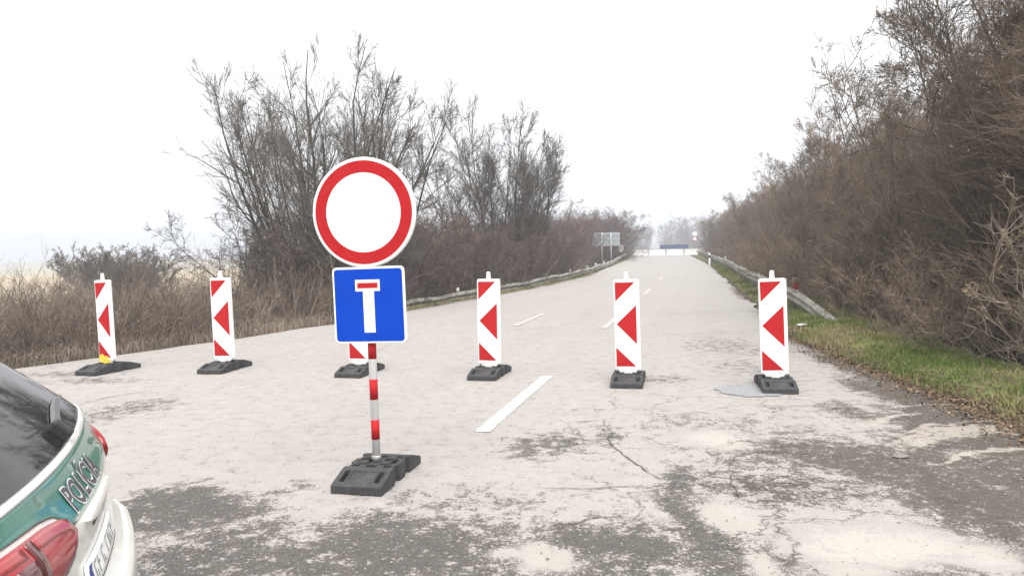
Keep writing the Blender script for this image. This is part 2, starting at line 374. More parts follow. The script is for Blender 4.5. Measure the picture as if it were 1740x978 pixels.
base = mixc(t, math_(t, 'MULTIPLY', crk, zone), base, (.06, .053, .047))
t.links.new(base, b.inputs['Base Color']); b.inputs['Roughness'].default_value = .85; b.inputs['Specular IOR Level'].default_value = .25
bp = N(t, 'ShaderNodeBump'); bp.inputs['Strength'].default_value = .55; bp.inputs['Distance'].default_value = .008
hh = math_(t, 'ADD', math_(t, 'MULTIPLY', nA, .5), math_(t, 'MULTIPLY', nD, .7)); t.links.new(hh, bp.inputs['Height']); t.links.new(bp.outputs[0], b.inputs['Normal'])
road = tag(link('road', rm, mt), kind='structure')

# cracks: thin dark fissures, children of the road
M['crack'] = simple('crack_grit', (.11, .10, .092), .95, .4, 40, spec=.1)
CR = [[(.77, 6.8), (.8, 6.4), (.75, 5.89), (.86, 5.35), (.97, 5.04), (1.18, 5.0), (1.45, 5.17)], [(1.45, 5.17), (1.61, 5.51), (1.86, 5.62), (2.26, 5.52), (2.53, 5.38)], [(.09, 4.89), (.31, 4.86), (.62, 4.87), (.85, 4.87)], [(.77, 6.8), (.55, 6.69)], [(.79, 5.98), (.31, 6.21), (-.07, 6.12)], [(.07, 4.28), (.27, 4.25), (.51, 4.3), (.75, 4.3)], [(1.45, 5.17), (1.40, 4.8), (1.30, 4.5)], [(-4.63, 7.9), (-4.48, 8.32), (-4.16, 8.77)], [(2.27, 7.21), (2.92, 7.15), (3.24, 6.76)], [(1.9, 13.2), (3.0, 13.0), (4.6, 13.3)], [(2.9, 17.2), (4.2, 16.9), (5.4, 17.1)], [(-.4, 14.6), (.5, 14.4), (1.2, 14.8)]]
rnd = random.Random(5)
for pl_ in CR:
    P = [Vector((x, y, 0)) for x, y in pl_]; pts = []
    for a_, b_ in zip(P[:-1], P[1:]):
        n_ = max(3, int((b_ - a_).length / .035))
        for i in range(n_): pts.append(a_.lerp(b_, i / n_))
    pts.append(P[-1]); n_ = len(pts)
    ph = rnd.random() * 100
    out = []
    for i, p_ in enumerate(pts):
        s_ = i * .035
        p_ = p_ + Vector(((float(fbm(np.array(s_ * 5 + ph), np.array(1.), 7)) - .5) * .12, (float(fbm(np.array(s_ * 5 + ph), np.array(9.), 9)) - .5) * .12, 0)); out.append(p_)
    V_, F_ = [], []
    for i, p_ in enumerate(out):
        d_ = (out[min(i + 1, n_ - 1)] - out[max(i - 1, 0)]).normalized(); nn = Vector((-d_.y, d_.x, 0))
        wd = (.0022 + .0038 * rnd.random()) * (.3 + .7 * math.sin(math.pi * (i + .5) / n_)) * (1 + p_.y * .05)
        V_ += [tuple(p_ + nn * wd + Vector((0, 0, .0065))), tuple(p_ - nn * wd * (.4 + rnd.random()) + Vector((0, 0, .0065)))]
        if i: F_.append((2 * i - 2, 2 * i, 2 * i + 1, 2 * i - 1))
    link('crack', mesh('crack', V_, F_), M['crack'], road)

# painted centre dashes, worn
mt, t, b = new_mat('worn_white_road_paint')
n1 = noise(t, 30, 6, .75); n2 = noise(t, 3, 3)
f = ramp(t, math_(t, 'ADD', math_(t, 'MULTIPLY', n1.outputs[0], .7), math_(t, 'MULTIPLY', n2.outputs[0], .3)), .50, .66)
t.links.new(mixc(t, f, (.76, .74, .71), (.42, .39, .36)), b.inputs['Base Color']); b.inputs['Roughness'].default_value = .7
mp = mt
mt2 = simple('faded_road_paint', (.455, .425, .40), .85, .06, 12, dirt=(.42, .39, .365), dscale=14, damt=(.25, .52))
for (x0, y0), (x1, y1), wd, mtx in (((-.28, 6.42), (.40, 9.10), .135, mp), ((1.70, 14.2), (2.45, 17.2), .13, mt2), ((4.0, 23.2), (4.75, 26.2), .13, mt2), ((6.3, 32.5), (7.0, 35.5), .13, mt2), ((.05, 15.0), (.72, 17.6), .13, mt2)):
    d_ = Vector((x1 - x0, y1 - y0, 0)); nn = Vector((-d_.y, d_.x, 0)).normalized() * wd / 2; K = 60; V_, F_ = [], []
    for i in range(K + 1):
        p_ = Vector((x0, y0, .0075)) + d_ * i / K
        e1 = 1 + rnd.uniform(-.16, .05); e2 = 1 + rnd.uniform(-.16, .05)
        V_ += [tuple(p_ + nn * e1), tuple(p_ - nn * e2)]
        if i: F_.append((2 * i - 2, 2 * i - 1, 2 * i + 1, 2 * i))
    link('centre_line_dash', mesh('centre_line_dash', V_, F_), mtx, road)

# damp grey patch beside the right-hand beacon
mt, t, b = new_mat('damp_filler'); n1 = noise(t, 12, 5, .7)
t.links.new(mixc(t, ramp(t, n1.outputs[0], .35, .65), (.20, .20, .20), (.30, .295, .29)), b.inputs['Base Color']); b.inputs['Roughness'].default_value = .6
V_ = []
for i in range(160):
    a_ = 2 * math.pi * i / 160; ca_, sa_ = math.cos(a_), math.sin(a_)
    r_ = 1 + .55 * (float(fbm(np.array(ca_ * 2 + 5), np.array(sa_ * 2 + 5), 4, 6)) - .5) + .22 * (float(fbm(np.array(ca_ * 9 + 5), np.array(sa_ * 9 + 5), 14, 4)) - .5)
    V_.append((2.50 + .34 * r_ * ca_, 7.98 + .36 * r_ * sa_, .0068))
link('filler_patch', mesh('filler_patch', V_, [tuple(range(160))]), mt, road)

# ------------------------------------------------------------------ beacons and the sign
# footplate: tiles with their own heights, long axis along y
def make_base():
    us0 = [-.42, -.405, -.37, -.345, -.235, -.205, -.16, -.10, -.055, .055, .10, .16, .205, .235, .345, .37, .405, .42]
    us = us0
    vs_ = [-.20, -.175, -.16, -.115, -.10, -.045, .045, .10, .115, .16, .175, .20]
    def prof(u):
        return float(np.interp(abs(u), [0, .21, .40, .42], [.112, .112, .058, .050]))
    def rec(u, v):
        au, av = abs(u), abs(v)
        if .08 < au < .13 and av > .16: return None
        if .055 < au < .16 and av > .175: return None
        if .235 < au < .37 and .115 < av < .16: return .045
        if .235 < au < .345 and av < .10: return .008
        if au < .055 and .045 < av < .10: return .05
        if .10 < au < .16 and (av < .045 or .10 < av < .16): return .05
        if au < .055 and av > .115 and av < .16: return .035
        return 0.
    nu, nv = len(us) - 1, len(vs_) - 1
    Hc = [[rec((us[i] + us[i + 1]) / 2, (vs_[j] + vs_[j + 1]) / 2) for j in range(nv)] for i in range(nu)]
    def h(i, j, u):
        if i < 0 or j < 0 or i >= nu or j >= nv or Hc[i][j] is None: return 0.
        return max(prof(u) - Hc[i][j], .004)
    V_, F_ = [], []
    def quad(*p):
        n = len(V_); V_.extend(p); F_.append((n, n + 1, n + 2, n + 3))
    for i in range(nu):
        for j in range(nv):
            u0, u1, v0, v1 = us[i], us[i + 1], vs_[j], vs_[j + 1]
            if Hc[i][j] is None: continue
            a_, b_ = h(i, j, u0), h(i, j, u1)
            quad((v0, u0, a_), (v1, u0, a_), (v1, u1, b_), (v0, u1, b_))
            for (ii, jj, p0, p1) in ((i - 1, j, (v1, u0), (v0, u0)), (i + 1, j, (v0, u1), (v1, u1)), (i, j - 1, (v0, u0), (v0, u1)), (i, j + 1, (v1, u1), (v1, u0))):
                A0, A1 = h(i, j, p0[1]), h(i, j, p1[1]); B0, B1 = h(ii, jj, p0[1]), h(ii, jj, p1[1])
                if A0 > B0 + 1e-6: quad((*p0, A0), (*p1, A1), (*p1, B1), (*p0, B0))
    me = mesh('rubber_base', V_, F_)
    bm = bmesh.new(); bm.from_mesh(me); bmesh.ops.remove_doubles(bm, verts=bm.verts, dist=1e-5); bmesh.ops.recalc_face_normals(bm, faces=bm.faces); bm.to_mesh(me); bm.free()
    return me
base_me = make_base()
# connector lugs on top of the footplate
lug_me = bevel(mesh('base_lug', *bx(-.04, .04, -.025, .025, .100, .128)), .006, 1)
def lugs(rb):
    for lx in (-.09, .09):
        for ly in (-.065, .065): link('base_lug', lug_me, M['rubber'], rb).location = (lx, ly, 0)

BW, BH = .285, 1.03
def make_board():
    z0, z1 = .145, .145 + BH
    p = rrect(-BW / 2, BW / 2, z0, z1, .022, 5)
    foot = [(-.055, .03), (.055, .03), (.075, .10), (.12, .150), (-.12, .150), (-.075, .10)]
    me = fixn(mesh('board', *extrude(p, -.022, .022))); bevel(me, .007, 2, 60)
    bm = bmesh.new(); bm.from_mesh(me)
    fm = fixn(mesh('f', *extrude(foot, -.020, .020))); bevel(fm, .005, 1, 60); bm.from_mesh(fm); bm.to_mesh(me); bm.free(); bpy.data.meshes.remove(fm)
    return me
board_me = make_board()
peg_me = bevel(fixn(mesh('lifting_peg', *extrude([(-.027, 1.17), (.027, 1.17), (.022, 1.235), (.018, 1.262), (-.018, 1.262), (-.022, 1.235)], -.014, .014))), .005, 2, 40)
def tri_me(pts, y):
    return mesh('red_triangle', [(-BW / 2 + u * BW, y, .145 + v * BH) for u, v in pts], [tuple(range(len(pts)))])
TRI = [[(.05, .97), (.82, .97), (.06, .76)], [(.09, .51), (.87, .717), (.87, .285)], [(.05, .25), (.05, .04), (.82, .04)]]
def corner_round(pts, r=.0): return pts
tri_mes = []
for k, pts in enumerate(TRI):
    me = tri_me(pts, -.0245); me.flip_normals() if False else None
    mb = mesh('red_triangle', [(-BW / 2 + (1 - u) * BW, .0245, .145 + v * BH) for u, v in pts], [tuple(range(len(pts)))])
    tri_mes += [me, mb]
ROAD_RZ = -math.atan(.24)
BE = [((-5.46, 10.25), 1.05, .90, -6, 1.4, 'leftmost beacon, red and white, base turned side-on, yellow stain at its foot'),
      ((-3.86, 10.18), 1.05, 1.03, 2, 1.0, 'second beacon from the left, red and white, in front of the weeds'),
      ((-1.95, 9.66), 1.02, 1.0, 0, .5, 'beacon half hidden behind the blue dead end sign'),
      ((-.29, 9.27), 1.0, 1.0, -1, -.4, 'red and white beacon just right of the blue dead end sign, beside the painted dash'),
      ((1.30, 8.60), .99, 1.0, 1, .7, 'second beacon from the right, red and white, standing in the right lane'),
      ((2.80, 8.13), .99, 1.0, 3, 1.6, 'rightmost beacon, red and white, on the grey damp patch near the verge')]
for (x, y), sz, sw, drz, lean, lab in BE:
    e = empty('guide_beacon', (x, y, .004), ROAD_RZ + R_(drz), lab, 'traffic beacon', 'beacons closing the road')
    bo = link('board', board_me, M['board'], e)
    bo.scale = (sw, 1, sz); bo.rotation_euler = (0, -R_(lean), 0)
    bo.location.z = .145 * (1 - sz)
    for me in tri_mes: link('red_triangle', me, M['red'], bo)
    link('lifting_peg', peg_me, M['white'], bo)
    rb = link('rubber_base', base_me, M['rubber'], e); rb.scale = (.87, .90, .95)
    lugs(rb)
    if x < -5:
        ym = fixn(mesh('yellow_stain', *extrude([(-.10, .10), (.06, .10), (.09, .15), (.02, .17), (.05, .20), (-.04, .205), (-.07, .235), (-.135, .215), (-.135, .15)], -.0262, -.0255)))
        o = link('yellow_stain', ym, M['yellow'], bo); tag(o, 'yellow paint stain at the foot of the board')

# round closure sign over a blue dead-end sign
sg = empty('road_closed_sign', (-.945, 5.19, .004), ROAD_RZ + R_(1), 'round red-ringed no entry sign above a blue dead end plate on a striped pole', 'road sign')
rb = link('rubber_base', base_me, M['rubber'], sg); rb.scale = (.87, .90, 1.0); lugs(rb)
pole = link('pole', mesh('pole', *lathe([(0, .04), (.0275, .04), (.0275, 2.10), (.024, 2.115), (0, 2.115)], 20), True), M['white'], sg)
pole.location = (-.01, 0, 0); pole.rotation_euler = (0, -R_(.6), 0)
link('pole_socket', mesh('pole_socket', *lathe([(.0, .115), (.033, .115), (.033, .150), (.029, .155), (.0285, .155)], 20), True), M['galv'], pole)
for z0, z1 in ((.265, .40), (.54, .68), (.82, .96)):
    link('red_band', mesh('red_band', *lathe([(.0278, z0), (.0286, z0), (.0286, z1), (.0278, z1)], 20), True), M['red'], pole)
for z in (1.03, 1.32, 1.6, 1.98):
    link('clamp', mesh('clamp', *lathe([(.029, z - .015), (.036, z - .015), (.036, z + .015), (.029, z + .015)], 16)), M['galv'], pole)
PY = -.046   # plates sit in front of the pole
RC = 1.812; RR = .368
rp = link('round_plate', mesh('round_plate', *lathe([(0, .004), (RR - .004, .004), (RR - .004, .020), (RR, .018), (RR, -.004), (RR - .006, -.008), (RR - .012, -.0085), (0, -.0085)], 72, 'y'), True), M['white'], sg)
rp.location = (-.03, PY, RC); rp.rotation_euler = (0, -R_(1.2), 0)
link('red_ring', mesh('red_ring', *lathe([(RR * .725, -.0105), (RR * .94, -.0105), (RR * .94, -.0085)], 72, 'y')), M['red'], rp)
bk = link('plate_back', mesh('plate_back', *lathe([(0, .006), (RR - .02, .006)], 48, 'y')), M['plate_back'], rp)
HS = .258
sp_ = empty('blue_plate_root') if False else None
pl_me = fixn(mesh('square_plate', *extrude(rrect(-HS, HS, -HS, HS, .032), -.008, .010))); bevel(pl_me, .004, 2, 60)
sq = link('square_plate', pl_me, M['white'], sg); sq.location = (-.008, PY, 1.19); sq.rotation_euler = (0, -R_(1.0), 0)
def flat(name, poly, y, mat, parent):
    me = mesh(name, [(x, y, z) for x, z in poly], [tuple(range(len(poly)))])
    return link(name, me, mat, parent)
def sqn(u0, u1, v0, v1): return [(-HS + u * 2 * HS, HS - v * 2 * HS) for u, v in ((u0, v0), (u1, v0), (u1, v1), (u0, v1))]
flat('blue_field', rrect(-HS * .945, HS * .945, -HS * .945, HS * .945, .022), -.0105, M['blue'], sq)
tm = mesh('dead_end_symbol', [(x, -.0125, z) for x, z in sqn(.322, .664, .167, .317) + sqn(.425, .579, .317, .857)], [(0, 1, 2, 3), (4, 5, 6, 7)])
link('dead_end_symbol', tm, M['white'], sq)
flat('red_bar', sqn(.352, .634, .208, .276), -.0145, M['red'], sq)

# ------------------------------------------------------------------ guard rails
WP = [(-.155, .0), (-.150, .022), (-.115, .028), (-.085, .075), (-.045, .080), (-.012, .018), (.012, .018), (.045, .080), (.085, .075), (.115, .028), (.150, .022), (.155, .0)]
def rail(name, path, side, label, posts, ph, reflect):
    """path (x,y,z of beam centre); side +1: face looks to -x"""
    root = empty(name, (path[0][0], path[0][1], 0), 0, label, 'guard rail')
    P = np.array(path, float); s = np.concatenate([[0], np.cumsum(np.linalg.norm(np.diff(P[:, :2], axis=0), axis=1))])
    def at(q): return np.array([np.interp(q, s, P[:, k]) for k in range(3)])
    org = np.array([path[0][0], path[0][1], 0])
    L = s[-1]; q = 0; SEG = 4.3
    while q < L - .3:
        q1 = min(q + SEG, L); V_, F_ = [], []; K = max(2, int((q1 - q) / .6))
        for i in range(K + 1):
            qq = q - .06 + (q1 - q + .06) * i / K if q > 0 else q + (q1 - q) * i / K
            c = at(qq); d_ = at(qq + .3) - at(qq - .3); d_ /= np.linalg.norm(d_); nrm = np.array([-d_[1], d_[0], 0]) * side; nrm /= np.linalg.norm(nrm)
            wob = .02 * math.sin(qq * .9) + .015 * math.sin(qq * 2.3 + 1)
            offn = .0 if (int(q / SEG) % 2) else .004
            for (dz, o_) in WP: V_.append(c + nrm * (o_ + offn) + np.array([0, 0, dz + wob]) - org)
            for (dz, o_) in WP: V_.append(c + nrm * (o_ + offn - .006) + np.array([0, 0, dz + wob]) - org)
        n = len(WP); m2 = 2 * n
        for i in range(K):
            for j in range(n - 1):
                F_.append((i * m2 + j, (i + 1) * m2 + j, (i + 1) * m2 + j + 1, i * m2 + j + 1)); F_.append((i * m2 + n + j + 1, (i + 1) * m2 + n + j + 1, (i + 1) * m2 + n + j, i * m2 + n + j))
            for j in (0, n - 1): F_.append((i * m2 + j, i * m2 + n + j, (i + 1) * m2 + n + j, (i + 1) * m2 + j))
        for i in (0, K):
            F_ += [(i * m2 + j, i * m2 + j + 1, i * m2 + n + j + 1, i * m2 + n + j) for j in range(n - 1)]
        link('beam', mesh('beam', V_, F_, True), M['galv_old'], root)
        q = q1
    pm = None
    for q in posts(L):
        c = at(q); d_ = at(q + .3) - at(q - .3); nrm = np.array([-d_[1], d_[0], 0]) * side; nrm /= np.linalg.norm(nrm)
        if pm is None: pm = bevel(mesh('post', *bx(-.05, .05, -.035, .035, -ph, .10)), .008, 1)
        o = link('post', pm, M['rail_post'], root); o.location = c - org - nrm * .06; o.rotation_euler.z = math.atan2(d_[1], d_[0]) + math.pi / 2
    for q in reflect(L):
        c = at(q)
        o = link('reflector', ref_me, M['white'], root); o.location = c - org + np.array([0, 0, .15])
    return root
ref_me = bevel(mesh('reflector', *join([bx(-.045, .045, -.012, .012, .03, .13), bx(-.012, .012, -.008, .008, -.02, .05)])), .006, 1)
right_path = [(5.95, 13.7, -.12), (6.0, 14.4, .0), (6.08, 15.4, .18), (6.15, 16.6, .33), (6.45, 18.5, .43), (7.05, 21.5, .44), (9.0, 30, .44), (11.6, 41, .46), (15.4, 59, .46), (19.7, 79, .46), (22.6, 93, .46)]
rail('guard_rail', right_path, 1, 'guard rail on the right verge with its near end sloping into the grass', lambda L: np.arange(3.2, L, 2.0), .75, lambda L: [30, 52])
left_path = [(-3.75, 18.4, -.42), (-3.35, 19.2, -.14), (-2.98, 20.2, .0), (-1.55, 24.5, .02), (.62, 30.4, .03), (3.75, 40, .14), (7.2, 55, .22), (9.5, 68, .28), (12.3, 83, .32), (14.4, 93, .34)]
rail('guard_rail', left_path, -1, 'long guard rail on the left verge in front of the purple shrubs', lambda L: np.arange(2.2, L, 2.0), .6, lambda L: [6.0, 20, 24.5, 28.5, 33])

# marker posts
def marker(loc, h_, label, red):
    e = empty('marker_post', loc, .2, label, 'marker post', 'marker posts along the rails')
    body = link('post', bevel(fixn(mesh('post', *extrude([(-.055, 0), (.055, 0), (.055, h_ - .03), (-.055, h_)], -.03, .03))), .008, 1), M['red'] if red else M['white'], e)
    if red:
        box('white_band', -.0565, .0565, -.032, .032, h_ - .30, h_ - .24, M['white'], e)
        box('cap', -.07, .07, -.05, .05, h_ - .075, h_ + .03, simple('rusty_cap', (.28, .20, .14), .8, .3, 20), e, .012)
    else:
        box('dark_band', -.0565, .0565, -.032, .032, h_ - .34, h_ - .16, M['rubber'], e)
marker((6.35, 17.1, -.15), .85, 'short red marker post with a rusty cap behind the right rail', True)
marker((13.2, 51, -.2), 1.05, 'far white marker post standing behind the right rail', False)

# ------------------------------------------------------------------ far end: direction sign (seen from behind), blocks, blue barrier, warning sign
def far_board():
    e = empty('direction_sign', (7.7, 62, -.9), -.15, 'large grey direction board on two posts behind the left rail', 'road sign')
    for i, z in enumerate((2.30, 2.67, 3.04)):
        me = bevel(mesh('sign_panel', *bx(-1.1 + .06 * i, 1.10, -.03, .03, z + .01, z + .36)), .012, 1)
        link('sign_panel', me, M['plate_back'], e)
        link('stiffener', mesh('stiffener', *bx(-1.05 + .06 * i, 1.05, -.05, -.032, z + .17, z + .22)), M['galv'], e)
    for x in (-.35, .38):
        link('post', mesh('post', *lathe([(0, 0), (.05, 0), (.05, 3.40), (0, 3.41)], 12), True).copy(), M['galv'], e).location = (x, -.12, 0)
far_board()
e = empty('kilometre_sign', (11.05, 77, -.8), -.15, 'small white sign with a dark panel right of the grey direction board', 'road sign')
link('post', mesh('post', *lathe([(0, 0), (.05, 0), (.05, 2.3), (0, 2.31)], 12), True), M['white'], e)
box('sign_panel', -.22, .22, -.09, -.055, 1.55, 2.25, M['white'], e, .01, 1)
box('dark_panel', -.16, .20, -.10, -.092, 1.15, 1.5, M['rubber'], e)
blk = mesh('block', *extrude([(-.32, 0), (.32, 0), (.30, .12), (.14, .35), (.10, .75), (-.10, .75), (-.14, .35), (-.30, .12)], -1.0, 1.0)); fixn(blk); bevel(blk, .02, 1, 40)
M['conc'] = simple('white_concrete', (.66, .65, .63), .85, .08, 4, dirt=(.45, .43, .40), dscale=2)
labs = ['leftmost white concrete block across the far end of the road', 'second white concrete block from the left across the far road', 'third white concrete block from the left across the far road', 'rightmost white concrete block across the far road, under the blue barrier']
for i, lab in enumerate(labs):
    x = 15.9 + i * 2.15; y = 95 - i * .25
    e = empty('concrete_block', (x, y, float(road_z(y))), ROAD_RZ, lab, 'concrete block', 'blocks across the far road')
    o = link('block', blk, M['conc'], e); o.rotation_euler.z = math.pi / 2
    for s in (-.5, .5):
        link('lifting_eye', mesh('lifting_eye', *bx(s - .05, s + .05, -.03, .03, .745, .80)), M['galv'], e)
e = empty('blue_barrier', (20.6, 96.2, float(road_z(96.2))), ROAD_RZ, 'dark blue barrier board behind the white blocks at the far road end', 'barrier')
M['dblue'] = simple('dark_blue_paint', (.05, .075, .16), .6, .1, 4)
for z in (.85, 1.10): box('board', -1.9, 1.6, -.03, .03, z, z + .22, M['dblue'], e, .01, 1)
for x in (-1.7, 0, 1.4): box('leg', x - .04, x + .04, .032, .10, 0, 1.35, M['rail_post'], e)
e = empty('warning_sign', (22.9, 95.5, float(road_z(95.5)) - .05), ROAD_RZ, 'small red and white triangular sign on a post at the far road end', 'road sign')
link('post', mesh('post', *lathe([(0, 0), (.04, 0), (.04, 2.9), (0, 2.91)], 12), True), M['galv'], e)
for s, y_, mm in ((.48, -.06, 'red'), (.33, -.075, 'white')):
    tpts = [(s * math.cos(R_(90 + 120 * k)), 2.05 + s * math.sin(R_(90 + 120 * k))) for k in range(3)]
    link('triangle_plate', fixn(mesh('triangle_plate', *extrude(tpts, y_, y_ + .015))), M[mm], e)
link('round_plate', mesh('round_plate', *lathe([(0, -.06), (.28, -.06), (.28, -.045), (0, -.045)], 24, 'y')), M['white'], e).location = (0, 0, 2.68)

# ------------------------------------------------------------------ bare trees and shrubs
def unit(a): return a / np.maximum(np.linalg.norm(a, axis=-1, keepdims=True), 1e-9)
def curve(P0, D0, L, K, rng, wander, upb):
    """N curved polylines of K points"""
    n = len(P0); P = np.zeros((n, K, 3)); P[:, 0] = P0; d = unit(D0)
    step = (L / (K - 1))[:, None]
    for k in range(1, K):
        d = unit(d + rng.normal(size=(n, 3)) * wander + np.array([0, 0, upb]))
        P[:, k] = P[:, k - 1] + d * step
    return P
def children(P, Rd, Lp, per, tr, ang, lf, rf, K, rng, wander, upb, rmin):
    n = len(P); Kp = P.shape[1]
    idx = np.repeat(np.arange(n), per); t = rng.uniform(tr[0], tr[1], len(idx))
    f = t * (Kp - 1); i0 = np.minimum(f.astype(int), Kp - 2); fr = (f - i0)[:, None]
    p = P[idx, i0] * (1 - fr) + P[idx, i0 + 1] * fr; tg = unit(P[idx, i0 + 1] - P[idx, i0])
    r0 = (Rd[idx, i0] * (1 - fr[:, 0]) + Rd[idx, i0 + 1] * fr[:, 0])
    pr = unit(np.cross(tg, rng.normal(size=tg.shape))); a = np.radians(rng.uniform(ang[0], ang[1], len(idx)))[:, None]
    d = tg * np.cos(a) + pr * np.sin(a)
    L = Lp[idx] * rng.uniform(lf[0], lf[1], len(idx)) * (1.15 - .75 * t)
    Pc = curve(p, d, L, K, rng, wander, upb)
    rb = np.maximum(r0 * rng.uniform(rf[0], rf[1], len(idx)), rmin)
    Rc = rb[:, None] * np.linspace(1, .3, K)[None, :]
    Rc = np.maximum(Rc, rmin * .45)
    return Pc, Rc, L
def tubes(sets):
    Vs, Fs, off = [], [], 0
    for P, Rd, ns in sets:
        n, K, _ = P.shape
        tg = unit(np.gradient(P, axis=1)); ref = np.where(np.abs(tg[..., 2:3]) > .9, np.array([1., 0, 0]), np.array([0, 0, 1.]))
        a = unit(np.cross(tg, ref)); b_ = np.cross(tg, a)
        an = np.arange(ns) * 2 * np.pi / ns
        V = P[:, :, None, :] + Rd[:, :, None, None] * (a[:, :, None, :] * np.cos(an)[None, None, :, None] + b_[:, :, None, :] * np.sin(an)[None, None, :, None])
        I = (np.arange(n * K * ns) + off).reshape(n, K, ns); J = np.roll(I, -1, axis=2)
        F = np.stack([I[:, :-1], J[:, :-1], J[:, 1:], I[:, 1:]], -1).reshape(-1, 4)
        Vs.append(V.reshape(-1, 3)); Fs.append(F); off += n * K * ns
    return np.concatenate(Vs), np.concatenate(Fs)
def make_tree(seed, stems, H, spread, rad, n1=9, n2=8, n3=7, up0=.06, l1=(.3, .55), tw=.0045, low=.25, flop=0., base_r=.3, stemlen=(.75, 1.0), a1=(22, 55), droop=.02, upa=.05, leaves=0, rnd_=False, fine=False):
    rng = np.random.default_rng(seed)
    az = (np.arange(stems) + rng.uniform(-.35, .35, stems)) * 2 * math.pi / stems; sp = np.radians(rng.uniform(.15, 1, stems) * spread)
    D = np.stack([np.cos(az) * np.sin(sp), np.sin(az) * np.sin(sp), np.cos(sp)], -1)
    P0 = np.stack([np.cos(az) * base_r * rng.uniform(.2, 1, stems), np.sin(az) * base_r * rng.uniform(.2, 1, stems), np.full(stems, -.15)], -1)
    L0 = H * rng.uniform(*stemlen, stems) / np.maximum(np.cos(sp), .6)
    if rnd_: L0 = H * rng.uniform(*stemlen, stems) * (1.0 - .12 * sp / np.radians(spread))
    S = curve(P0, D, L0, 12, rng, .07, up0)
    R0 = rad * rng.uniform(.6, 1.1, stems); RS = R0[:, None] * np.linspace(1, .12, 12)[None, :] ** .9
    A, RA, LA_ = children(S, RS, L0, n1, (low, .97), a1, l1, (.45, .7), 7, rng, .13, upa, tw * 1.5)
    if fine:   # slender, straighter twigs
        B, RB, LB = children(A, RA, LA_, n2, (.10, 1.0), (16, 46), (.40, .75), (.4, .6), 5, rng, .09, .05, tw)
        C, RC_, LC = children(B, RB, LB, n3, (.10, 1.0), (14, 44), (.45, .95), (.5, .8), 3, rng, .10, .04, tw * .75)
    else: B, RB, LB = children(A, RA, LA_, n2, (.15, 1.0), (25, 65), (.3, .6), (.4, .65), 5, rng, .16, droop, tw)
    if not fine: C, RC_, LC = children(B, RB, LB, n3, (.15, 1.0), (20, 65), (.35, .75), (.45, .8), 3, rng, .2, droop, tw * .75)
    tv, tf = tubes([(S, RS, 7)]); cv, cf = tubes([(A, RA, 4), (B, RB, 3), (C, RC_, 3)])
    out = [npmesh('trunk', tv, tf), npmesh('crown', cv, cf)]
    if leaves:
        pk = rng.integers(0, len(C), leaves); c0 = C[pk, -1] + rng.normal(size=(leaves, 3)) * .01; sz = rng.uniform(.012, .026, leaves)[:, None]
        d1 = unit(rng.normal(size=(leaves, 3))) * sz; d2 = unit(np.cross(d1, rng.normal(size=(leaves, 3)))) * sz * .6
        lv_ = np.stack([c0 - d1, c0 - d2, c0 + d1, c0 + d2], 1).reshape(-1, 3); q = np.arange(leaves)[:, None] * 4
        me = npmesh('dead_leaves', lv_, q + np.array([[0, 1, 2, 3]]), smooth=False); attr(me, 'rnd', np.repeat(rng.random(leaves), 4)); out.append(me)
    return out
def stand(name, meshes, mats, x, y, sc, rz, label, cat, group=None, tilt=0):
    z = float(ground_z(x, y)) - .02
    e = empty(name, (x, y, z), rz, label, cat, group); e.scale = sc if isinstance(sc, tuple) else (sc, sc, sc)
    e.rotation_euler.x = tilt
    names = ('trunk', 'crown', 'dead_leaves') if cat == 'tree' else ('stems', 'twigs', 'dead_leaves'); mats = (*mats, M['deadleaf'])
    for nm, me, mt_ in zip(names, meshes, mats):
        o = link(nm, me, None, e); 
        if len(me.materials) == 0: me.materials.append(mt_)
        if nm == 'dead_leaves': o['kind'] = 'stuff'
    return e
rr = random.Random(11)
def nth(k):
    a = 'first second third fourth fifth sixth seventh eighth ninth tenth eleventh twelfth thirteenth fourteenth fifteenth sixteenth seventeenth eighteenth nineteenth'.split()
    if k < 19: return a[k]
    k += 1; tens = ('twent', 'thirt', 'fort', 'fift')[k // 10 - 2]
    return tens + 'ieth' if k % 10 == 0 else tens + 'y-' + a[k % 10 - 1]
CNT = {}
def nxt(key): CNT[key] = CNT.get(key, -1) + 1; return nth(CNT[key])
M['deadleaf'] = blades('hanging_dead_leaves', [(.10, .065, .035), (.17, .11, .06), (.24, .17, .09), (.30, .24, .14)])
# big willow clump on the left, and its neighbour
t1 = make_tree(105, 24, 8.2, 46, .075, 16, 10, 5, .03, (.20, .42), .0062, .14, base_r=.8, stemlen=(.82, 1.0), a1=(20, 52), upa=.04, rnd_=True, fine=True)
stand('bare_tree', t1, (M['bark_l'], M['twig_l']), -5.1, 21.5, (.94, .94, 1.03), .4, 'tall many-stemmed bare tree rising behind the round sign', 'tree')
t1b = make_tree(102, 10, 4.4, 66, .05, 13, 10, 8, .02, (.3, .55), .0065, .15, base_r=.5, droop=-.04)
stand('bare_tree', t1b, (M['bark_l'], M['twig_l']), -6.3, 21.2, (.68, .68, .8), 2.1, 'low spreading bare tree left of the tall one, branches drooping over the weeds', 'tree')
t2 = make_tree(206, 16, 8.2, 34, .065, 14, 12, 5, .04, (.22, .44), .0078, .22, base_r=.6, stemlen=(.75, 1.0), a1=(20, 48), rnd_=True, fine=True)
stand('bare_tree', t2, (M['bark_l'], M['twig_l']), -.4, 34, (.98, .98, 1.12), 1.2, 'bare tree with slender upright stems rising above the purple shrubs', 'tree')
t3 = make_tree(204, 6, 5.4, 30, .06, 9, 8, 7, .04, (.3, .5), .008, .2, base_r=.4)
stand('bare_tree', t3, (M['bark_l'], M['twig_l']), -2.6, 30, (1.1, 1.1, 1.05), .2, 'shorter bushy bare tree between the tall tree and the upright one', 'tree')
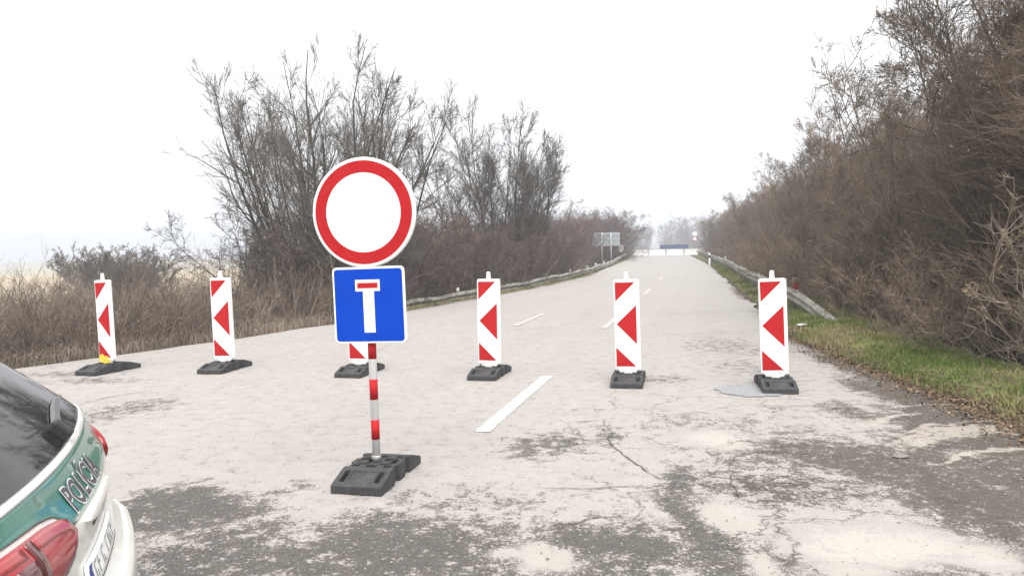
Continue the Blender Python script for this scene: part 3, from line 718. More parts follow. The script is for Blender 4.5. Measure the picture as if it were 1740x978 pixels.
stand('bare_tree', t3, (M['bark_l'], M['twig_l']), 1.7, 42, (1.0, 1.0, 1.05), 2.2, 'grey bushy bare tree right of the upright one, leaning over the shrubs', 'tree')

# purple-brown shrubs behind the left rail
SH = [make_tree(300 + i, 18, 3.0, 42, .020, 8, 8, 7, .03, (.3, .6), .0060, .12, base_r=.7, stemlen=(.7, 1.05)) for i in range(3)]
VN = make_tree(310, 16, 1.5, 65, .012, 6, 6, 5, -.10, (.4, .8), .0045, .1, base_r=.9, droop=-.12)
k = 0
y = 21.5
while y < 95:
    for dx in (1.9, 3.6):
        x = float(xl(y)) - dx - rr.uniform(0, .8) - .01 * y - (1.5 if 46 < y < 66 else 0); hsc = 1.0 + .75 * float(smooth(40, 90, y)) + rr.uniform(-.1, .15) + (.10 if dx > 3 else 0)
        stand('purple_shrub', SH[k % 3], (M['bark_p'], M['twig_p']), x, y + rr.uniform(-.5, .5), (hsc * 1.05, hsc * 1.05, hsc), rr.uniform(0, 6.28), ('purple-brown shrub behind the left rail, %s from its near end, %s row' % (nxt(('h', dx)), 'front' if dx < 3 else 'back')), 'shrub', 'shrubs behind the left rail'); k += 1
    y += 1.7 + y * .022
for i, (x, y) in enumerate(((-5.2, 23.0), (-4.9, 21.6), (-6.0, 20.0), (-4.3, 24.6))):
    stand('dry_bramble', VN, (M['vine'], M['vine']), x, y, (1.1, 1.1, .9 + .1 * i), i * 1.7, ['dry orange-brown bramble behind the blue sign', 'dry orange-brown bramble at the near end of the left rail', 'low dry bramble at the road edge left of the blue sign', 'dry bramble in front of the first purple shrubs'][i], 'bramble')
for i, (x, y) in enumerate(((9.6, 86), (11.8, 97))):
    stand('bare_tree', t3, (M['bark_l'], M['twig_l']), x, y, 1.05 + .1 * i, i * 2.0, ['bare tree behind the grey direction board', 'farthest bare tree at the end of the left hedge'][i], 'tree')

# the dense wood on the right
RT = [make_tree(400 + i, 9 + i % 3, 7.4, (22, 18, 25, 20, 23)[i], .036, 15, 10, 9, .04, (.16, .40), .0060, .05, base_r=.6, stemlen=(.7, 1.0), a1=(22, 60), upa=.08, leaves=1100, rnd_=True, fine=i in (1, 3)) for i in range(5)]
k = 0
for row, (d0, st0, gs, hs_) in enumerate(((2.9, 1.7, .030, .78), (5.5, 2.3, .04, .98), (8.8, 3.0, .05, 1.12))):
    y = (6.6, 8.5, 10)[row]
    while y < (104, 100, 70)[row]:
        x = float(xr(y)) + d0 + rr.uniform(-.3, .7) + .004 * y + .45 * (1 - float(smooth(15, 30, y))) * (row == 0)
        s_ = hs_ * rr.uniform(.88, 1.12) * (1 + .28 * (1 - float(smooth(13, 30, y))))
        stand('scrub_tree', RT[rr.randrange(5)], (M['bark_r'], M['twig_r']), x, y + rr.uniform(-.4, .4), (s_ * 1.02, s_ * 1.02, s_), rr.uniform(0, 6.28), ('bare brown tree in the %s row of the right wood, %s from the near end' % (('front', 'middle', 'back')[row], nxt(('w', row)))), 'tree', ('front row of the right wood', 'middle of the right wood', 'back of the right wood')[row], rr.uniform(-.05, .05)); k += 1
        y += st0 + y * gs
# low understorey along its edge
US = [make_tree(450 + i, 14, 1.7, 55, .012, 6, 7, 6, .02, (.35, .7), .0045, .08, base_r=.6, leaves=350) for i in range(2)]
y = 7.2
while y < 75:
    x = float(xr(y)) + 1.95 + rr.uniform(-.1, .5)
    s_ = rr.uniform(.8, 1.25)
    stand('low_shrub', US[rr.randrange(2)], (M['bark_r'], M['twig_r']), x, y, s_, rr.uniform(0, 6.28), 'low bare twiggy shrub at the foot of the right wood, %s from the near end' % nxt('u'), 'shrub', 'low shrubs along the right wood'); y += 1.3 + y * .03
# hazy trees beyond the crest
HZ = sorted(((47, 300, 1.7), (53, 310, 1.8), (60, 290, 2.0), (66, 300, 2.4), (72, 305, 2.5), (78, 320, 2.6), (57, 330, 2.2), (50, 335, 1.9), (69, 340, 2.5), (84, 330, 2.7), (62, 260, 1.9), (68, 250, 2.1)), key=lambda p: p[0] / p[1])
for i, (x, y, s_) in enumerate(HZ):
    stand('hazy_tree', RT[i % 5], (M['bark_r'], M['twig_r']), x, y, s_, i * 1.3, 'pale hazy tree beyond the far end of the road, %s from the left' % nth(i), 'tree', 'hazy trees beyond the crest')
# grey bush on the left field
BU = make_tree(500, 30, 3.3, 48, .022, 9, 9, 8, .03, (.3, .6), .015, .1, base_r=1.2)
for i, (x, y, s_) in enumerate(((-22.4, 42, .86), (-21.0, 42.5, .74))):
    stand('grey_bush', BU, (M['bark_l'], M['twig_l']), x, y, (s_ * .95, s_ * .95, s_), i * 2.1, ['taller of the two grey bushes on the field edge at far left', 'lower right one of the two grey bushes on the field edge at far left'][i], 'bush')

# ------------------------------------------------------------------ ground cover (stuff)
def blade_mesh(name, P, Hh, Wd, rng, lean, rndv):
    n = len(P); az = rng.uniform(0, 2 * np.pi, n); sx = np.stack([np.cos(az), np.sin(az), np.zeros(n)], -1)
    la = rng.uniform(0, 2 * np.pi, n); ld = np.stack([np.cos(la), np.sin(la), np.zeros(n)], -1) * (rng.uniform(.1, 1, n) * lean * Hh)[:, None]
    a = P - sx * Wd[:, None]; b_ = P + sx * Wd[:, None]; mid = P + ld * .35 + np.array([0, 0, 1]) * (Hh * .6)[:, None]
    c = mid - sx * (Wd * .7)[:, None]; d = mid + sx * (Wd * .7)[:, None]; tip = P + ld + np.array([0, 0, 1]) * (Hh * (1 - .25 * lean))[:, None]
    V = np.stack([a, b_, d, c, tip], 1).reshape(-1, 3); k = np.arange(n)[:, None] * 5
    me = npmesh(name, V, k + np.array([[0, 1, 2, 3]]), k + np.array([[3, 2, 4]]), smooth=False)
    attr(me, 'rnd', np.repeat(rndv, 5)); return me
rng = np.random.default_rng(77)
def scatter(n, fx, y0, y1, pw=1.0):
    y = y0 * (y1 / y0) ** (rng.random(n) ** pw); return fx(y, n), y
# right verge
gcol = [(.09, .14, .028), (.15, .20, .05), (.23, .24, .09), (.33, .28, .15), (.40, .33, .20)]
M['grass'] = blades('verge_grass', gcol)
x, y = scatter(105000, lambda y, n: xr(y) + .12 + rng.beta(1.6, 1.7, n) * 2.3, 5.2, 60)
keep = fbm(x * 2.1, y * 2.1, 51) + rng.normal(size=len(x)) * .1 > .40 - .1 * (y > 12); x, y = x[keep], y[keep]
P = np.stack([x, y, ground_z(x, y) - .01], -1)
tone = np.clip((fbm(x * 1.1, y * 1.1, 52) - .5) * 1.6 + .42 + rng.normal(size=len(x)) * .16 + .25 * (1 - smooth(6, 10, y)), 0, 1)
tag(link('verge_grass', blade_mesh('verge_grass', P, rng.uniform(.03, .10, len(x)) * (1 + y * .01) * (.4 + 1.3 * fbm(x * 2.6, y * 2.6, 64)), (.0022 + .00028 * y), rng, .9, tone), M['grass']), 'short green and straw grass on the right verge', 'grass', kind='stuff')
x, y = scatter(42000, lambda y, n: xl(y) - .1 - rng.beta(1.5, 1.6, n) * 1.6, 18.5, 85)
P = np.stack([x, y, ground_z(x, y) - .01], -1); tone = np.clip(fbm(x * 1.1, y * 1.1, 53) * .9 + rng.normal(size=len(x)) * .15 + .08, 0, 1)
tag(link('rail_side_grass', blade_mesh('rail_side_grass', P, rng.uniform(.05, .14, len(x)), .004 + .00025 * y, rng, .8, tone), M['grass']), 'thin green grass strip along the left guard rail', 'grass', kind='stuff')
# dead weeds on the left
def weeds(n, fx, y0, y1, hr, name, label, mat, tw=1.0, seed=3):
    g = np.random.default_rng(seed)
    y = y0 * (y1 / y0) ** g.random(n); x = fx(y, n, g); H = g.uniform(*hr, n) * (.75 + .6 * fbm(x * .45, y * .45, 58))
    P0 = np.stack([x, y, ground_z(x, y) - .03], -1); D = np.stack([g.normal(size=n) * .38, g.normal(size=n) * .38, np.ones(n)], -1)
    S = curve(P0, D, H, 5, g, .30, .03); RS = (.0028 + .00022 * y)[:, None] * np.linspace(1, .5, 5)[None, :] * tw
    A, RA, LA_ = children(S, RS, H, 9, (.20, 1.0), (20, 70), (.18, .42), (.6, .9), 3, g, .2, .05, .0016)
    V, F = tubes([(S, RS, 3), (A, RA, 3)])
    me = npmesh(name, V, F, smooth=False)
    tone = np.clip((fbm(x * .8, y * .8, 59) - .5) * 1.6 + .40 + g.normal(size=n) * .24, 0, 1)
    attr(me, 'rnd', np.concatenate([np.repeat(tone, 15), np.repeat(np.repeat(tone, 9), 9)]))
    tag(link(name, me, mat), label, 'weeds', kind='stuff')
M['weed'] = blades('dead_weeds', [(.085, .065, .050), (.13, .10, .077), (.19, .15, .117), (.26, .21, .165), (.38, .315, .245)])
weeds(5200, lambda y, n, g: xl(y) - .55 - g.random(n) ** 1.2 * np.clip(.72 * y + xl(y) + 3, 3, 30), 9.0, 46, (.85, 1.75), 'dead_weeds', 'tangle of dead brown weeds between the road and the field on the left', M['weed'])
x, y = scatter(60000, lambda y, n: xl(y) - .35 - rng.random(n) ** 1.3 * np.clip(.72 * y + xl(y) + 3, 3, 30), 9.0, 46)
kp = y < 60; x, y = x[kp], y[kp]
P = np.stack([x, y, ground_z(x, y) - .01], -1); tone = np.clip(fbm(x * .6, y * .6, 60) * 1.1 + rng.normal(size=len(x)) * .18, 0, 1)
hh_ = rng.uniform(.15, .55, len(x)) * (.5 + .5 * smooth(.2, 1.2, xl(y) - x))
tag(link('dead_grass', blade_mesh('dead_grass', P, hh_, .0022 + .0003 * y, rng, .9, tone), M['weed']), 'long dead straw grass among the weeds on the left', 'grass', kind='stuff')
# leaf litter on the right edge
n = 15000
y = 4.6 * (14 / 4.6) ** (rng.random(n) ** 1.5); x = xr(y) + rng.normal(size=n) * .22 + .22
z = np.maximum(ground_z(x, y), np.where(x < xr(y), .0, -9)) + .012
az = rng.uniform(0, 6.28, n); sz = rng.uniform(.008, .022, n); tl_ = rng.normal(size=(n, 2)) * .45
d1 = np.stack([np.cos(az) * sz, np.sin(az) * sz, tl_[:, 0] * sz], -1); d2 = np.stack([-np.sin(az) * sz * .6, np.cos(az) * sz * .6, tl_[:, 1] * sz * .6], -1)
C0 = np.stack([x, y, z], -1); V = np.stack([C0 - d1, C0 - d2, C0 + d1, C0 + d2], 1).reshape(-1, 3); k_ = np.arange(n)[:, None] * 4
lm = npmesh('leaf_litter', V, k_ + np.array([[0, 1, 2, 3]]), smooth=False); attr(lm, 'rnd', np.repeat(rng.random(n), 4))
M['litter'] = blades('leaf_litter', [(.07, .048, .032), (.12, .08, .05), (.18, .12, .075), (.26, .19, .125)])
tag(link('leaf_litter', lm, M['litter']), 'brown fallen leaves along the right edge of the road', 'leaves', kind='stuff')
# scraps and a stone
M['stone'] = simple('grey_stone', (.20, .18, .16), .9, .2, 30)
def lump(name, loc, sc, mat, label, cat):
    bm = bmesh.new(); bmesh.ops.create_icosphere(bm, subdivisions=2, radius=1)
    for v in bm.verts: v.co *= 1 + .3 * (float(fbm(np.array(v.co.x * 1.7 + 5), np.array(v.co.y * 1.7 + v.co.z + 5), 6)) - .5) * 2; v.co = Vector((v.co.x * sc[0], v.co.y * sc[1], v.co.z * sc[2]))
    me = bpy.data.meshes.new(name); bm.to_mesh(me); bm.free(); o = link(name, me, mat, None, loc); tag(o, label, cat); return o
lump('stone', (2.77, 5.43, .006), (.06, .04, .014), M['stone'], 'flat grey stone lying in the mud on the right', 'stone')
lump('paper_scrap', (5.28, 13.9, .03), (.10, .05, .02), M['white'], 'crumpled white scrap in the grass below the right rail', 'litter')
lump('paper_scrap', (5.55, 13.5, .03), (.05, .05, .03), M['white'], 'tiny white scrap at the buried end of the right rail', 'litter')
# gravel crumbs on the worn asphalt
n = 2600
y = 2.6 * (11 / 2.6) ** rng.random(n); x = rng.uniform(-2.5, 3.8, n); dkk, pll, mdd, _, _ = road_attrs(x, y); kp = (dkk + mdd + rng.random(n) * .5) > .55; x, y = x[kp], y[kp]; n = len(x)
s_ = rng.uniform(.003, .009, n); oc = np.array([[1, 0, 0], [0, 1, 0], [-1, 0, 0], [0, -1, 0], [0, 0, .9]]) 
V = (np.stack([x, y, np.full(n, .002)], -1)[:, None, :] + oc[None] * s_[:, None, None] * rng.uniform(.6, 1.3, (n, 5, 1))).reshape(-1, 3); k_ = np.arange(n)[:, None] * 5
gmz = npmesh('gravel', V, None, np.concatenate([k_ + np.array([[a_, (a_ + 1) % 4, 4]]) for a_ in range(4)]), smooth=False); attr(gmz, 'rnd', np.repeat(rng.random(n), 5))
M['gravel'] = blades('gravel_crumbs', [(.12, .11, .10), (.25, .23, .21), (.40, .37, .34)])
tag(link('gravel', gmz, M['gravel']), 'loose grit on the worn asphalt', 'gravel', kind='stuff')

# ------------------------------------------------------------------ police estate car, rear corner in view (a: rearwards, b: to its right, z: up)
PZ = [.20, .26, .32, .40, .48, .545, .575, .605, .635, .70, .80, .86, .90, .94, .98, 1.03, 1.10, 1.25, 1.42, 1.46, 1.485, 1.50]
PA = [-.18, -.08, -.04, -.02, -.014, -.014, -.022, -.052, -.082, -.098, -.098, -.093, -.105, -.132, -.150, -.165, -.235, -.40, -.60, -.66, -.80, -1.15]
WZ = [.20, .32, .60, .85, 1.0, 1.06, 1.42, 1.48, 1.50]; WWd = [.80, .875, .90, .89, .865, .84, .67, .60, .42]
FZ = [.20, .35, .60, .72, .86, .96, 1.00, 1.42, 1.48, 1.50]; FA = [-4.30, -4.42, -4.44, -4.38, -3.9, -3.35, -3.28, -2.55, -2.35, -1.9]
car_z = .935
BOW = .10
def half_outline(z, full=False):
    aR = float(np.interp(z, PZ, PA)); w_ = float(np.interp(z, WZ, WWd)); aF = float(np.interp(z, FZ, FA)); r = .20
    o = []
    for i in range(15):
        b_ = (w_ - r) * i / 15; o.append((aR - BOW * (b_ / .88) ** 2, b_))
    a0 = aR - BOW * ((w_ - r) / .88) ** 2; ph0 = math.atan(2 * BOW * (w_ - r) / .88 ** 2)
    for i in range(11):
        ph = ph0 + (math.pi / 2 - ph0) * i / 10; o.append((a0 - r * math.cos(ph0) + r * math.cos(ph), w_ - r * 1.0 + (r * (math.sin(ph) - math.sin(ph0))) / (1 - math.sin(ph0))))
    aS = o[-1][0]; rf = .42
    for i in range(1, 17): o.append((aS + (aF + rf - aS) * i / 16, w_))
    if full:
        for i in range(1, 9):
            ph = math.pi / 2 * i / 8; o.append((aF + rf - rf * math.sin(ph), w_ - rf + rf * math.cos(ph)))
        for i in range(1, 6): o.append((aF - .05 * i / 5, (w_ - rf) * (1 - i / 5)))
    return o
def zs_levels():
    base_ = sorted(set(PZ + list(np.linspace(.2, .66, 16)) + list(np.linspace(.66, 1.03, 16)) + list(np.linspace(1.03, 1.50, 14)) + [1.048, 1.41]))
    o = [base_[0]]
    for z in base_[1:]:
        if z - o[-1] > .004: o.append(z)
    return o
_cache = {}
def srf(s, z):
    kz = round(z, 4)
    if kz not in _cache:
        h = np.array(half_outline(z)); L = np.concatenate([[0], np.cumsum(np.hypot(*np.diff(h, axis=0).T))]); _cache[kz] = (h, L)
    h, L = _cache[kz]; q = abs(s)
    return np.array([np.interp(q, L, h[:, 0]), math.copysign(np.interp(q, L, h[:, 1]), s), z])
def srf_n(s, z):
    e = .012; ds = srf(s + e, z) - srf(s - e, z); dz = srf(s, z + e) - srf(s, z - e); n = np.cross(ds, dz); return n / np.linalg.norm(n)
def on(s, z, off): return srf(s, z) + srf_n(s, z) * off
def patch(name, s0, s1, zlo, zhi, off, mat, parent, ns=24, nz=8, skirt=.006, label=None):
    """shell laid on the body over s0..s1, zlo(s)..zhi(s)"""
    zl_ = zlo if callable(zlo) else (lambda s: zlo); zh_ = zhi if callable(zhi) else (lambda s: zhi)
    V_, F_ = [], []
    for i in range(ns + 1):
        s = s0 + (s1 - s0) * i / ns
        for j in range(nz + 1): V_.append(on(s, zl_(s) + (zh_(s) - zl_(s)) * j / nz, off))
    K = nz + 1
    F_ = [(i * K + j, (i + 1) * K + j, (i + 1) * K + j + 1, i * K + j + 1) for i in range(ns) for j in range(nz)]
    ring = [i * K for i in range(ns + 1)] + [ns * K + j for j in range(1, K)] + [i * K + nz for i in range(ns - 1, -1, -1)] + [j for j in range(nz - 1, 0, -1)]
    nb = len(V_); sz = [(s0 + (s1 - s0) * (q // K) / ns, q % K) for q in ring]
    for (s, j) in sz: V_.append(on(s, zl_(s) + (zh_(s) - zl_(s)) * j / nz, off - skirt))
    n = len(ring); F_ += [(ring[(k + 1) % n], ring[k], nb + k, nb + (k + 1) % n) for k in range(n)]
    me = mesh(name, V_, F_, True)
    o = link(name, me, mat, parent)
    if label: o['label'] = label
    return o
car = empty('police_car', (-1.239, 2.424, 0), .38, 'white police car with a green band, rear corner seen at the left edge', 'car'); car.scale = (1, 1, car_z)
def paint(name, c):
    mt = simple(name, c, .28, .03, 3, coat=.6, dirt=tuple(x * .75 for x in c), dscale=5, damt=(.55, .95)); return mt
M['car_white'] = paint('cream_white_car_paint', (.74, .735, .68)); M['car_green'] = paint('green_car_foil', (.045, .20, .155))
M['lamp_red'] = simple('red_lamp_glass', (.30, .006, .008), .15, .15, 25, coat=.4)
M['lamp_pink'] = simple('lamp_glass_highlight', (.36, .06, .06), .15, .12, 18, coat=.4)  # pinkish highlight along the lamp top, put into the colour
M['lamp_dark'] = simple('smoked_lamp_glass', (.09, .02, .02), .15, .3, 20, coat=.6)
M['black_trim'] = simple('black_trim', (.018, .018, .02), .45, .2, 20)
M['interior'] = simple('dark_cabin', (.018, .018, .02), .8, .2, 10)
M['grey_trim'] = simple('grey_trim', (.11, .11, .115), .4, .15, 20)
# body loft with the window opening left out
LV = zs_levels(); OUT = []
for z in LV:
    h = half_outline(z, True); OUT.append([(a, b, z) for a, b in h] + [(a, -b, z) for a, b in h[-2:0:-1]])
n = len(OUT[0]); V_ = [p for o in OUT for p in o]; F_ = []
def hole(i, k):
    zc = (LV[i] + LV[i + 1]) / 2; kk = k if k < n / 2 else n - 1 - k
    if 1.047 < zc < 1.41 and kk < 19: return True
    return 1.06 < zc < 1.38 and 28 <= kk < 40
for i in range(len(LV) - 1):
    for k in range(n):
        if not hole(i, k): F_.append((i * n + k, i * n + (k + 1) % n, (i + 1) * n + (k + 1) % n, (i + 1) * n + k))
F_ += [tuple(range((len(LV) - 1) * n, len(LV) * n)), tuple(range(n - 1, -1, -1))]
me = mesh('body', V_, F_, True); body = link('body', me, M['car_white'], car)
# dark cabin lining just inside the shell
V_, F_ = [], []; lv = [z for z in LV if .98 <= z <= 1.46]
for z in lv:
    o = OUT[LV.index(z)]
    for a, b, zz in o: V_.append(((a + 2.2) * .972 - 2.2, b * .955, zz * .985))
for i in range(len(lv) - 1):
    zc = (lv[i] + lv[i + 1]) / 2
    for k in range(n):
        kk = k if k < n / 2 else n - 1 - k
        if not ((1.0 < zc < 1.42 and kk < 20) or (1.02 < zc < 1.40 and 27 <= kk < 41)): F_.append((i * n + k, (i + 1) * n + k, (i + 1) * n + (k + 1) % n, i * n + (k + 1) % n))
F_ += [tuple(range(n))]
link('cabin_lining', mesh('cabin_lining', V_, F_, True), M['interior'], car)
for b in (-.36, .36):
    me = bevel(mesh('headrest', *bx(-1.28, -1.16, b - .14, b + .14, 1.06, 1.27)), .05, 4)
    link('headrest', me, M['interior'], car)
    link('seat_back', bevel(mesh('seat_back', *bx(-1.34, -1.18, b - .30, b + .30, .97, 1.07)), .04, 3), M['interior'], car)
# tinted panes
mt, t, b = new_mat('tinted_glass'); t.nodes.remove(b)
tr = N(t, 'ShaderNodeBsdfTransparent'); tr.inputs[0].default_value = (.32, .33, .34, 1); gl = N(t, 'ShaderNodeBsdfGlossy'); gl.inputs['Roughness'].default_value = .04
fr = N(t, 'ShaderNodeFresnel'); fr.inputs['IOR'].default_value = 1.7
df = N(t, 'ShaderNodeBsdfDiffuse'); df.inputs[0].default_value = (.30, .30, .29, 1); nd = noise(t, 5, 5, .7)
mx0 = N(t, 'ShaderNodeMixShader'); t.links.new(math_(t, 'MULTIPLY', ramp(t, nd.outputs[0], .35, .8), .16), mx0.inputs[0]); t.links.new(tr.outputs[0], mx0.inputs[1]); t.links.new(df.outputs[0], mx0.inputs[2])
mx = N(t, 'ShaderNodeMixShader'); t.links.new(fr.outputs[0], mx.inputs[0]); t.links.new(mx0.outputs[0], mx.inputs[1]); t.links.new(gl.outputs[0], mx.inputs[2])
t.links.new(mx.outputs[0], t.nodes['Material Output'].inputs[0]); M['tint'] = mt
def smax(z): return float(np.interp(z, [1.04, 1.42], [.78, .615]))
V_, F_ = [], []; NZ_, NS_ = 14, 28
for j in range(NZ_ + 1):
    z = 1.046 + (1.412 - 1.046) * j / NZ_
    for i in range(NS_ + 1): V_.append(on(-smax(z) + 2 * smax(z) * i / NS_, z, .004))
F_ = [(j * (NS_ + 1) + i, j * (NS_ + 1) + i + 1, (j + 1) * (NS_ + 1) + i + 1, (j + 1) * (NS_ + 1) + i) for j in range(NZ_) for i in range(NS_)]
rw = link('rear_window', mesh('rear_window', V_, F_, True), M['tint'], car)
for sd_ in (-1, 1):
    for (s0, s1) in ((1.35, 2.2), (2.26, 3.1)):
        V_ = []; 
        for i in range(9):
            s = sd_ * (s0 + (s1 - s0) * i / 8)
            for j in range(5): V_.append(on(s, 1.05 + .34 * j / 4, .003))
        link('side_window', mesh('side_window', V_, [(i * 5 + j, (i + 1) * 5 + j, (i + 1) * 5 + j + 1, i * 5 + j + 1) if sd_ > 0 else (i * 5 + j, i * 5 + j + 1, (i + 1) * 5 + j + 1, (i + 1) * 5 + j) for i in range(8) for j in range(4)], True), M['tint'], car)
LT = ([.365, .385, .42, .50, .70, 1.0, 1.25], [.884, .915, .930, .942, .954, .960, .95]); LB_ = ([.365, .385, .42, .50, .65, .9, 1.25], [.876, .845, .815, .790, .775, .79, .88])
SHF = .30   # the far lamp starts further out
def lt(s): return float(np.interp(abs(s) - (SHF if s > 0 else 0), *LT))
def lb(s): return float(np.interp(abs(s) - (SHF if s > 0 else 0), *LB_))
for sd_ in (-1, 1):
    lamp = patch('tail_lamp', sd_ * 1.25 if sd_ < 0 else .365 + SHF, -.365 if sd_ < 0 else 1.25, lb, lt, .016, M['lamp_red'], car, 40, 10, .022)
    if sd_ < 0:
        a_, b_ = (-.60, -.395) if sd_ < 0 else (.395, .60)
        patch('lens_highlight', a_, b_, lambda s: lt(s) - .034, lambda s: lt(s) - .006, .0185, M['lamp_pink'], lamp, 14, 3, .003)
        patch('lens_highlight', -1.0 if sd_ < 0 else .66, -.66 if sd_ < 0 else 1.0, lambda s: lt(s) - .034, lambda s: lt(s) - .006, .0185, M['lamp_pink'], lamp, 14, 3, .003)
        patch('seam', -.640 if sd_ < 0 else .605, -.605 if sd_ < 0 else .640, lambda s: lb(s) + .004, lambda s: lt(s) - .004, .0190, M['lamp_dark'], lamp, 3, 10, .003)
        patch('dark_segment', -.735 if sd_ < 0 else .640, -.640 if sd_ < 0 else .735, lambda s: lb(s) + .060, lambda s: lt(s) - .045, .0185, M['lamp_dark'], lamp, 4, 4, .003)
        patch('lower_lens', -.60 if sd_ < 0 else .40, -.40 if sd_ < 0 else .60, lambda s: lb(s) + .004, lambda s: lb(s) + .026, .0185, M['lamp_dark'], lamp, 10, 3, .003)
def band_lo(s):
    s = s - SHF if s > SHF else min(s, 0.)
    return band_lo0(s)
def band_lo0(s): return .884 if abs(s) < .352 else max(.884, float(np.interp(abs(s), [.352, .385, .42], [.884, .930, lt(-.42) + .013])) if abs(s) < .42 else lt(-abs(s)) + .013)
patch('green_band', -3.2, 3.2, band_lo, lambda s: 1.027 if abs(s) < 1.3 else 1.0, .003, M['car_green'], car, 220, 8, .0035)
patch('window_ledge', -.80, .80, 1.030, 1.044, .007, M['car_white'], car, 40, 3, .012)
patch('tailgate_lip', -.24, .24, lambda s: .838 + .022 * (abs(s) / .24) ** 3, lambda s: .876 - .012 * (abs(s) / .24) ** 3, .016, M['car_white'], car, 24, 4, .02)
patch('handle_recess_shade', -.10, .10, .800, .834, .003, M['black_trim'], car, 12, 2, .004)  # flat patch on the surface, shade of the handle recess painted black
patch('bumper', -1.7, 1.7, .27, .598, .005, M['car_white'], car, 60, 14, .006)
patch('bumper_skirt', -1.3, 1.3, .215, .30, .008, M['black_trim'], car, 40, 4, .006)
for sd_ in (-1, 1): patch('bumper_reflector', sd_ * .70 if sd_ < 0 else .52, -.52 if sd_ < 0 else .70, .385, .415, .010, M['lamp_red'], car, 10, 3, .008)
M['plate_ink'] = simple('plate_ink', (.30, .30, .30), .6, .1, 8)
npl = patch('number_plate', -.26, .26, .642, .730, .013, M['white'], car, 16, 4, .012)
M['eu_blue'] = simple('plate_blue', (.01, .03, .22), .4, .1, 8)
patch('blue_strip', -.256, -.222, .646, .726, .0145, M['eu_blue'], npl, 3, 3, .001)
patch('plate_holder', -.27, .27, .634, .640, .012, M['black_trim'], car, 16, 2, .014)
for i, (s, wd_) in enumerate(((-.195, .03), (-.145, .026), (-.075, .03), (-.03, .012), (.02, .03), (.075, .03), (.125, .022), (.175, .03))):
    if i == 3: continue
    patch('plate_character', s, s + wd_ * .28, .657, .716, .0145, M['plate_ink'], npl, 2, 3, .001)
    patch('plate_character', s + wd_ * .28, s + wd_, .657 + (.025 if i % 2 else .047), .669 + (.025 if i % 2 else .047), .0145, M['plate_ink'], npl, 2, 2, .001)
    if i % 3 != 1: patch('plate_character', s + wd_ * .72, s + wd_, .657, .679 + .014 * (i % 2), .0145, M['plate_ink'], npl, 2, 2, .001)
# rear wiper
wp = empty('wiper_pivot') if False else None
me = bevel(mesh('wiper', *bx(-.024, .024, -.036, .036, -.02, .030)), .010, 3); wv = link('wiper', me, M['black_trim'], car)
p_ = on(.06, 1.075, .01); nn = srf_n(.06, 1.075); wv.location = p_; wv.rotation_euler = Vector(nn).to_track_quat('Z', 'Y').to_euler()
V_ = []
for i in range(13):
    s = .08 + .46 * i / 12; z = 1.085 + .03 * math.sin(i / 12 * 2.2)
    for dz, of in ((-.012, .008), (-.008, .022), (.008, .022), (.012, .008)): V_.append(on(s, z + dz * (1 - .5 * i / 12), of))
F_ = [(i * 4 + j, (i + 1) * 4 + j, (i + 1) * 4 + (j + 1) % 4, i * 4 + (j + 1) % 4) for i in range(12) for j in range(4)] + [(0, 1, 2, 3), (51, 50, 49, 48)]
link('wiper_arm', fixn(mesh('wiper_arm', V_, F_)), M['grey_trim'], car)
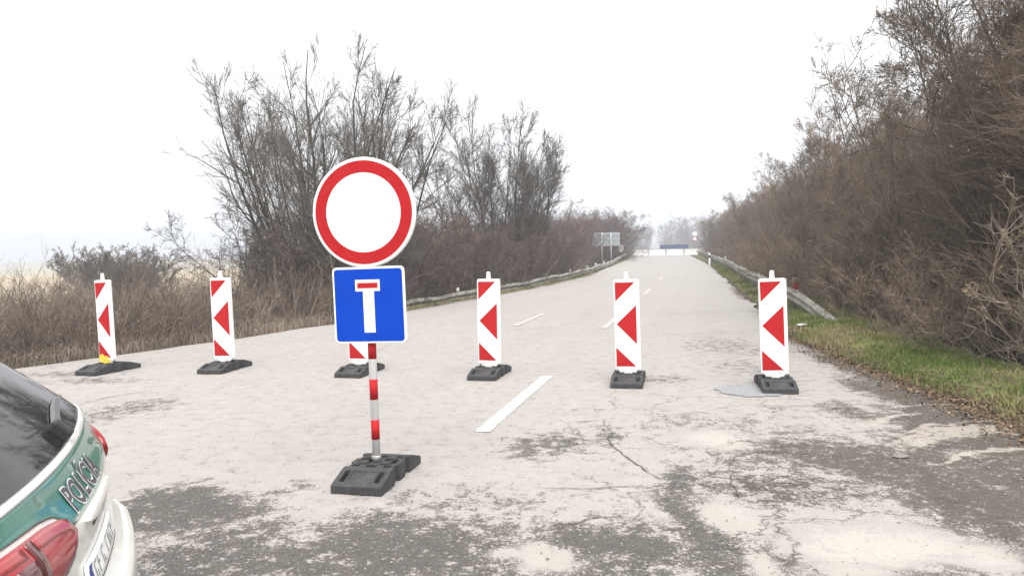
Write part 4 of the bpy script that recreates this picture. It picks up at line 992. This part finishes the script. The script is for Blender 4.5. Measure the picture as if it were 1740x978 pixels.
# lettering
def lettering(txt, s_c, z_c, width, hgt, offs, fat, mat, name):
    cu = bpy.data.curves.new('t', 'FONT'); cu.body = txt; cu.align_x = 'CENTER'; cu.align_y = 'CENTER'; cu.size = 1; cu.offset = fat; cu.space_character = 1.12; cu.resolution_u = 3
    ob = bpy.data.objects.new('t', cu); col.objects.link(ob)
    dg = bpy.context.evaluated_depsgraph_get(); me = bpy.data.meshes.new_from_object(ob.evaluated_get(dg))
    bpy.data.objects.remove(ob); bpy.data.curves.remove(cu)
    co = np.array([v.co[:] for v in me.vertices]); return me, co
me_d, co = lettering('POLÍCIA', 0, 0, 0, 0, 0, .018, None, '')
me_w, co_w = lettering('POLÍCIA', 0, 0, 0, 0, 0, .062, None, '')
sx = .44 / (co[:, 0].max() - co[:, 0].min()); szz = .094 / (co[:, 1].max() - co[:, 1].min()); cx_ = (co[:, 0].max() + co[:, 0].min()) / 2; cz_ = (co[:, 1].max() + co[:, 1].min()) / 2
M['letter'] = simple('dark_letter_foil', (.07, .06, .065), .4, .1, 10); M['letter_w'] = simple('white_letter_foil', (.78, .78, .77), .4, .03, 10)
for me, cc, off_, mt_, nm in ((me_w, co_w, .0055, M['letter_w'], 'lettering_outline'), (me_d, co, .0072, M['letter'], 'lettering')):
    for v, c_ in zip(me.vertices, cc): v.co = on(-.055 + (c_[0] - cx_) * sx, .948 + (c_[1] - cz_) * szz, off_)
    me.materials.clear(); me.name = nm; link(nm, me, mt_, car)
# wheels
tyre_me = mesh('tyre', *lathe([(.20, -.10), (.29, -.11), (.315, -.085), (.32, 0), (.315, .085), (.29, .11), (.20, .10)], 32, 'y'), True)
rim_me = mesh('rim', *lathe([(0, -.05), (.06, -.06), (.08, -.03), (.17, -.045), (.195, -.09), (.205, -.09), (.205, .09)], 24, 'y'), True)
arch_me = mesh('wheel_arch', *lathe([(0, 0), (.37, 0)], 32, 'y'))
for a in (-.86, -3.5):
    for sd_ in (-1, 1):
        wh = link('wheel', tyre_me.copy(), M['black_trim'], car); wh.name = 'wheel'; wh.location = (a, sd_ * .82, .322); wh.rotation_euler.z = 0 if sd_ < 0 else math.pi
        link('rim', rim_me, M['grey_trim'], wh)
        ar_ = link('wheel_arch', arch_me, M['black_trim'], car); ar_.location = (a, sd_ * .908, .33)
# ------------------------------------------------------------------ haze
hz_me = mesh('haze', *bx(-780, 780, -180, 860, -12, 24.0))
mt = bpy.data.materials.new('haze'); mt.use_nodes = True; t = mt.node_tree; t.nodes.clear()
pv = t.nodes.new('ShaderNodeVolumePrincipled'); pv.inputs['Color'].default_value = (.91, .94, 1.0, 1); pv.inputs['Density'].default_value = .0023; pv.inputs['Anisotropy'].default_value = .0
om = t.nodes.new('ShaderNodeOutputMaterial'); t.links.new(pv.outputs[0], om.inputs['Volume'])
tag(link('haze', hz_me, mt), 'thin pale haze over the whole place', 'haze', kind='stuff')
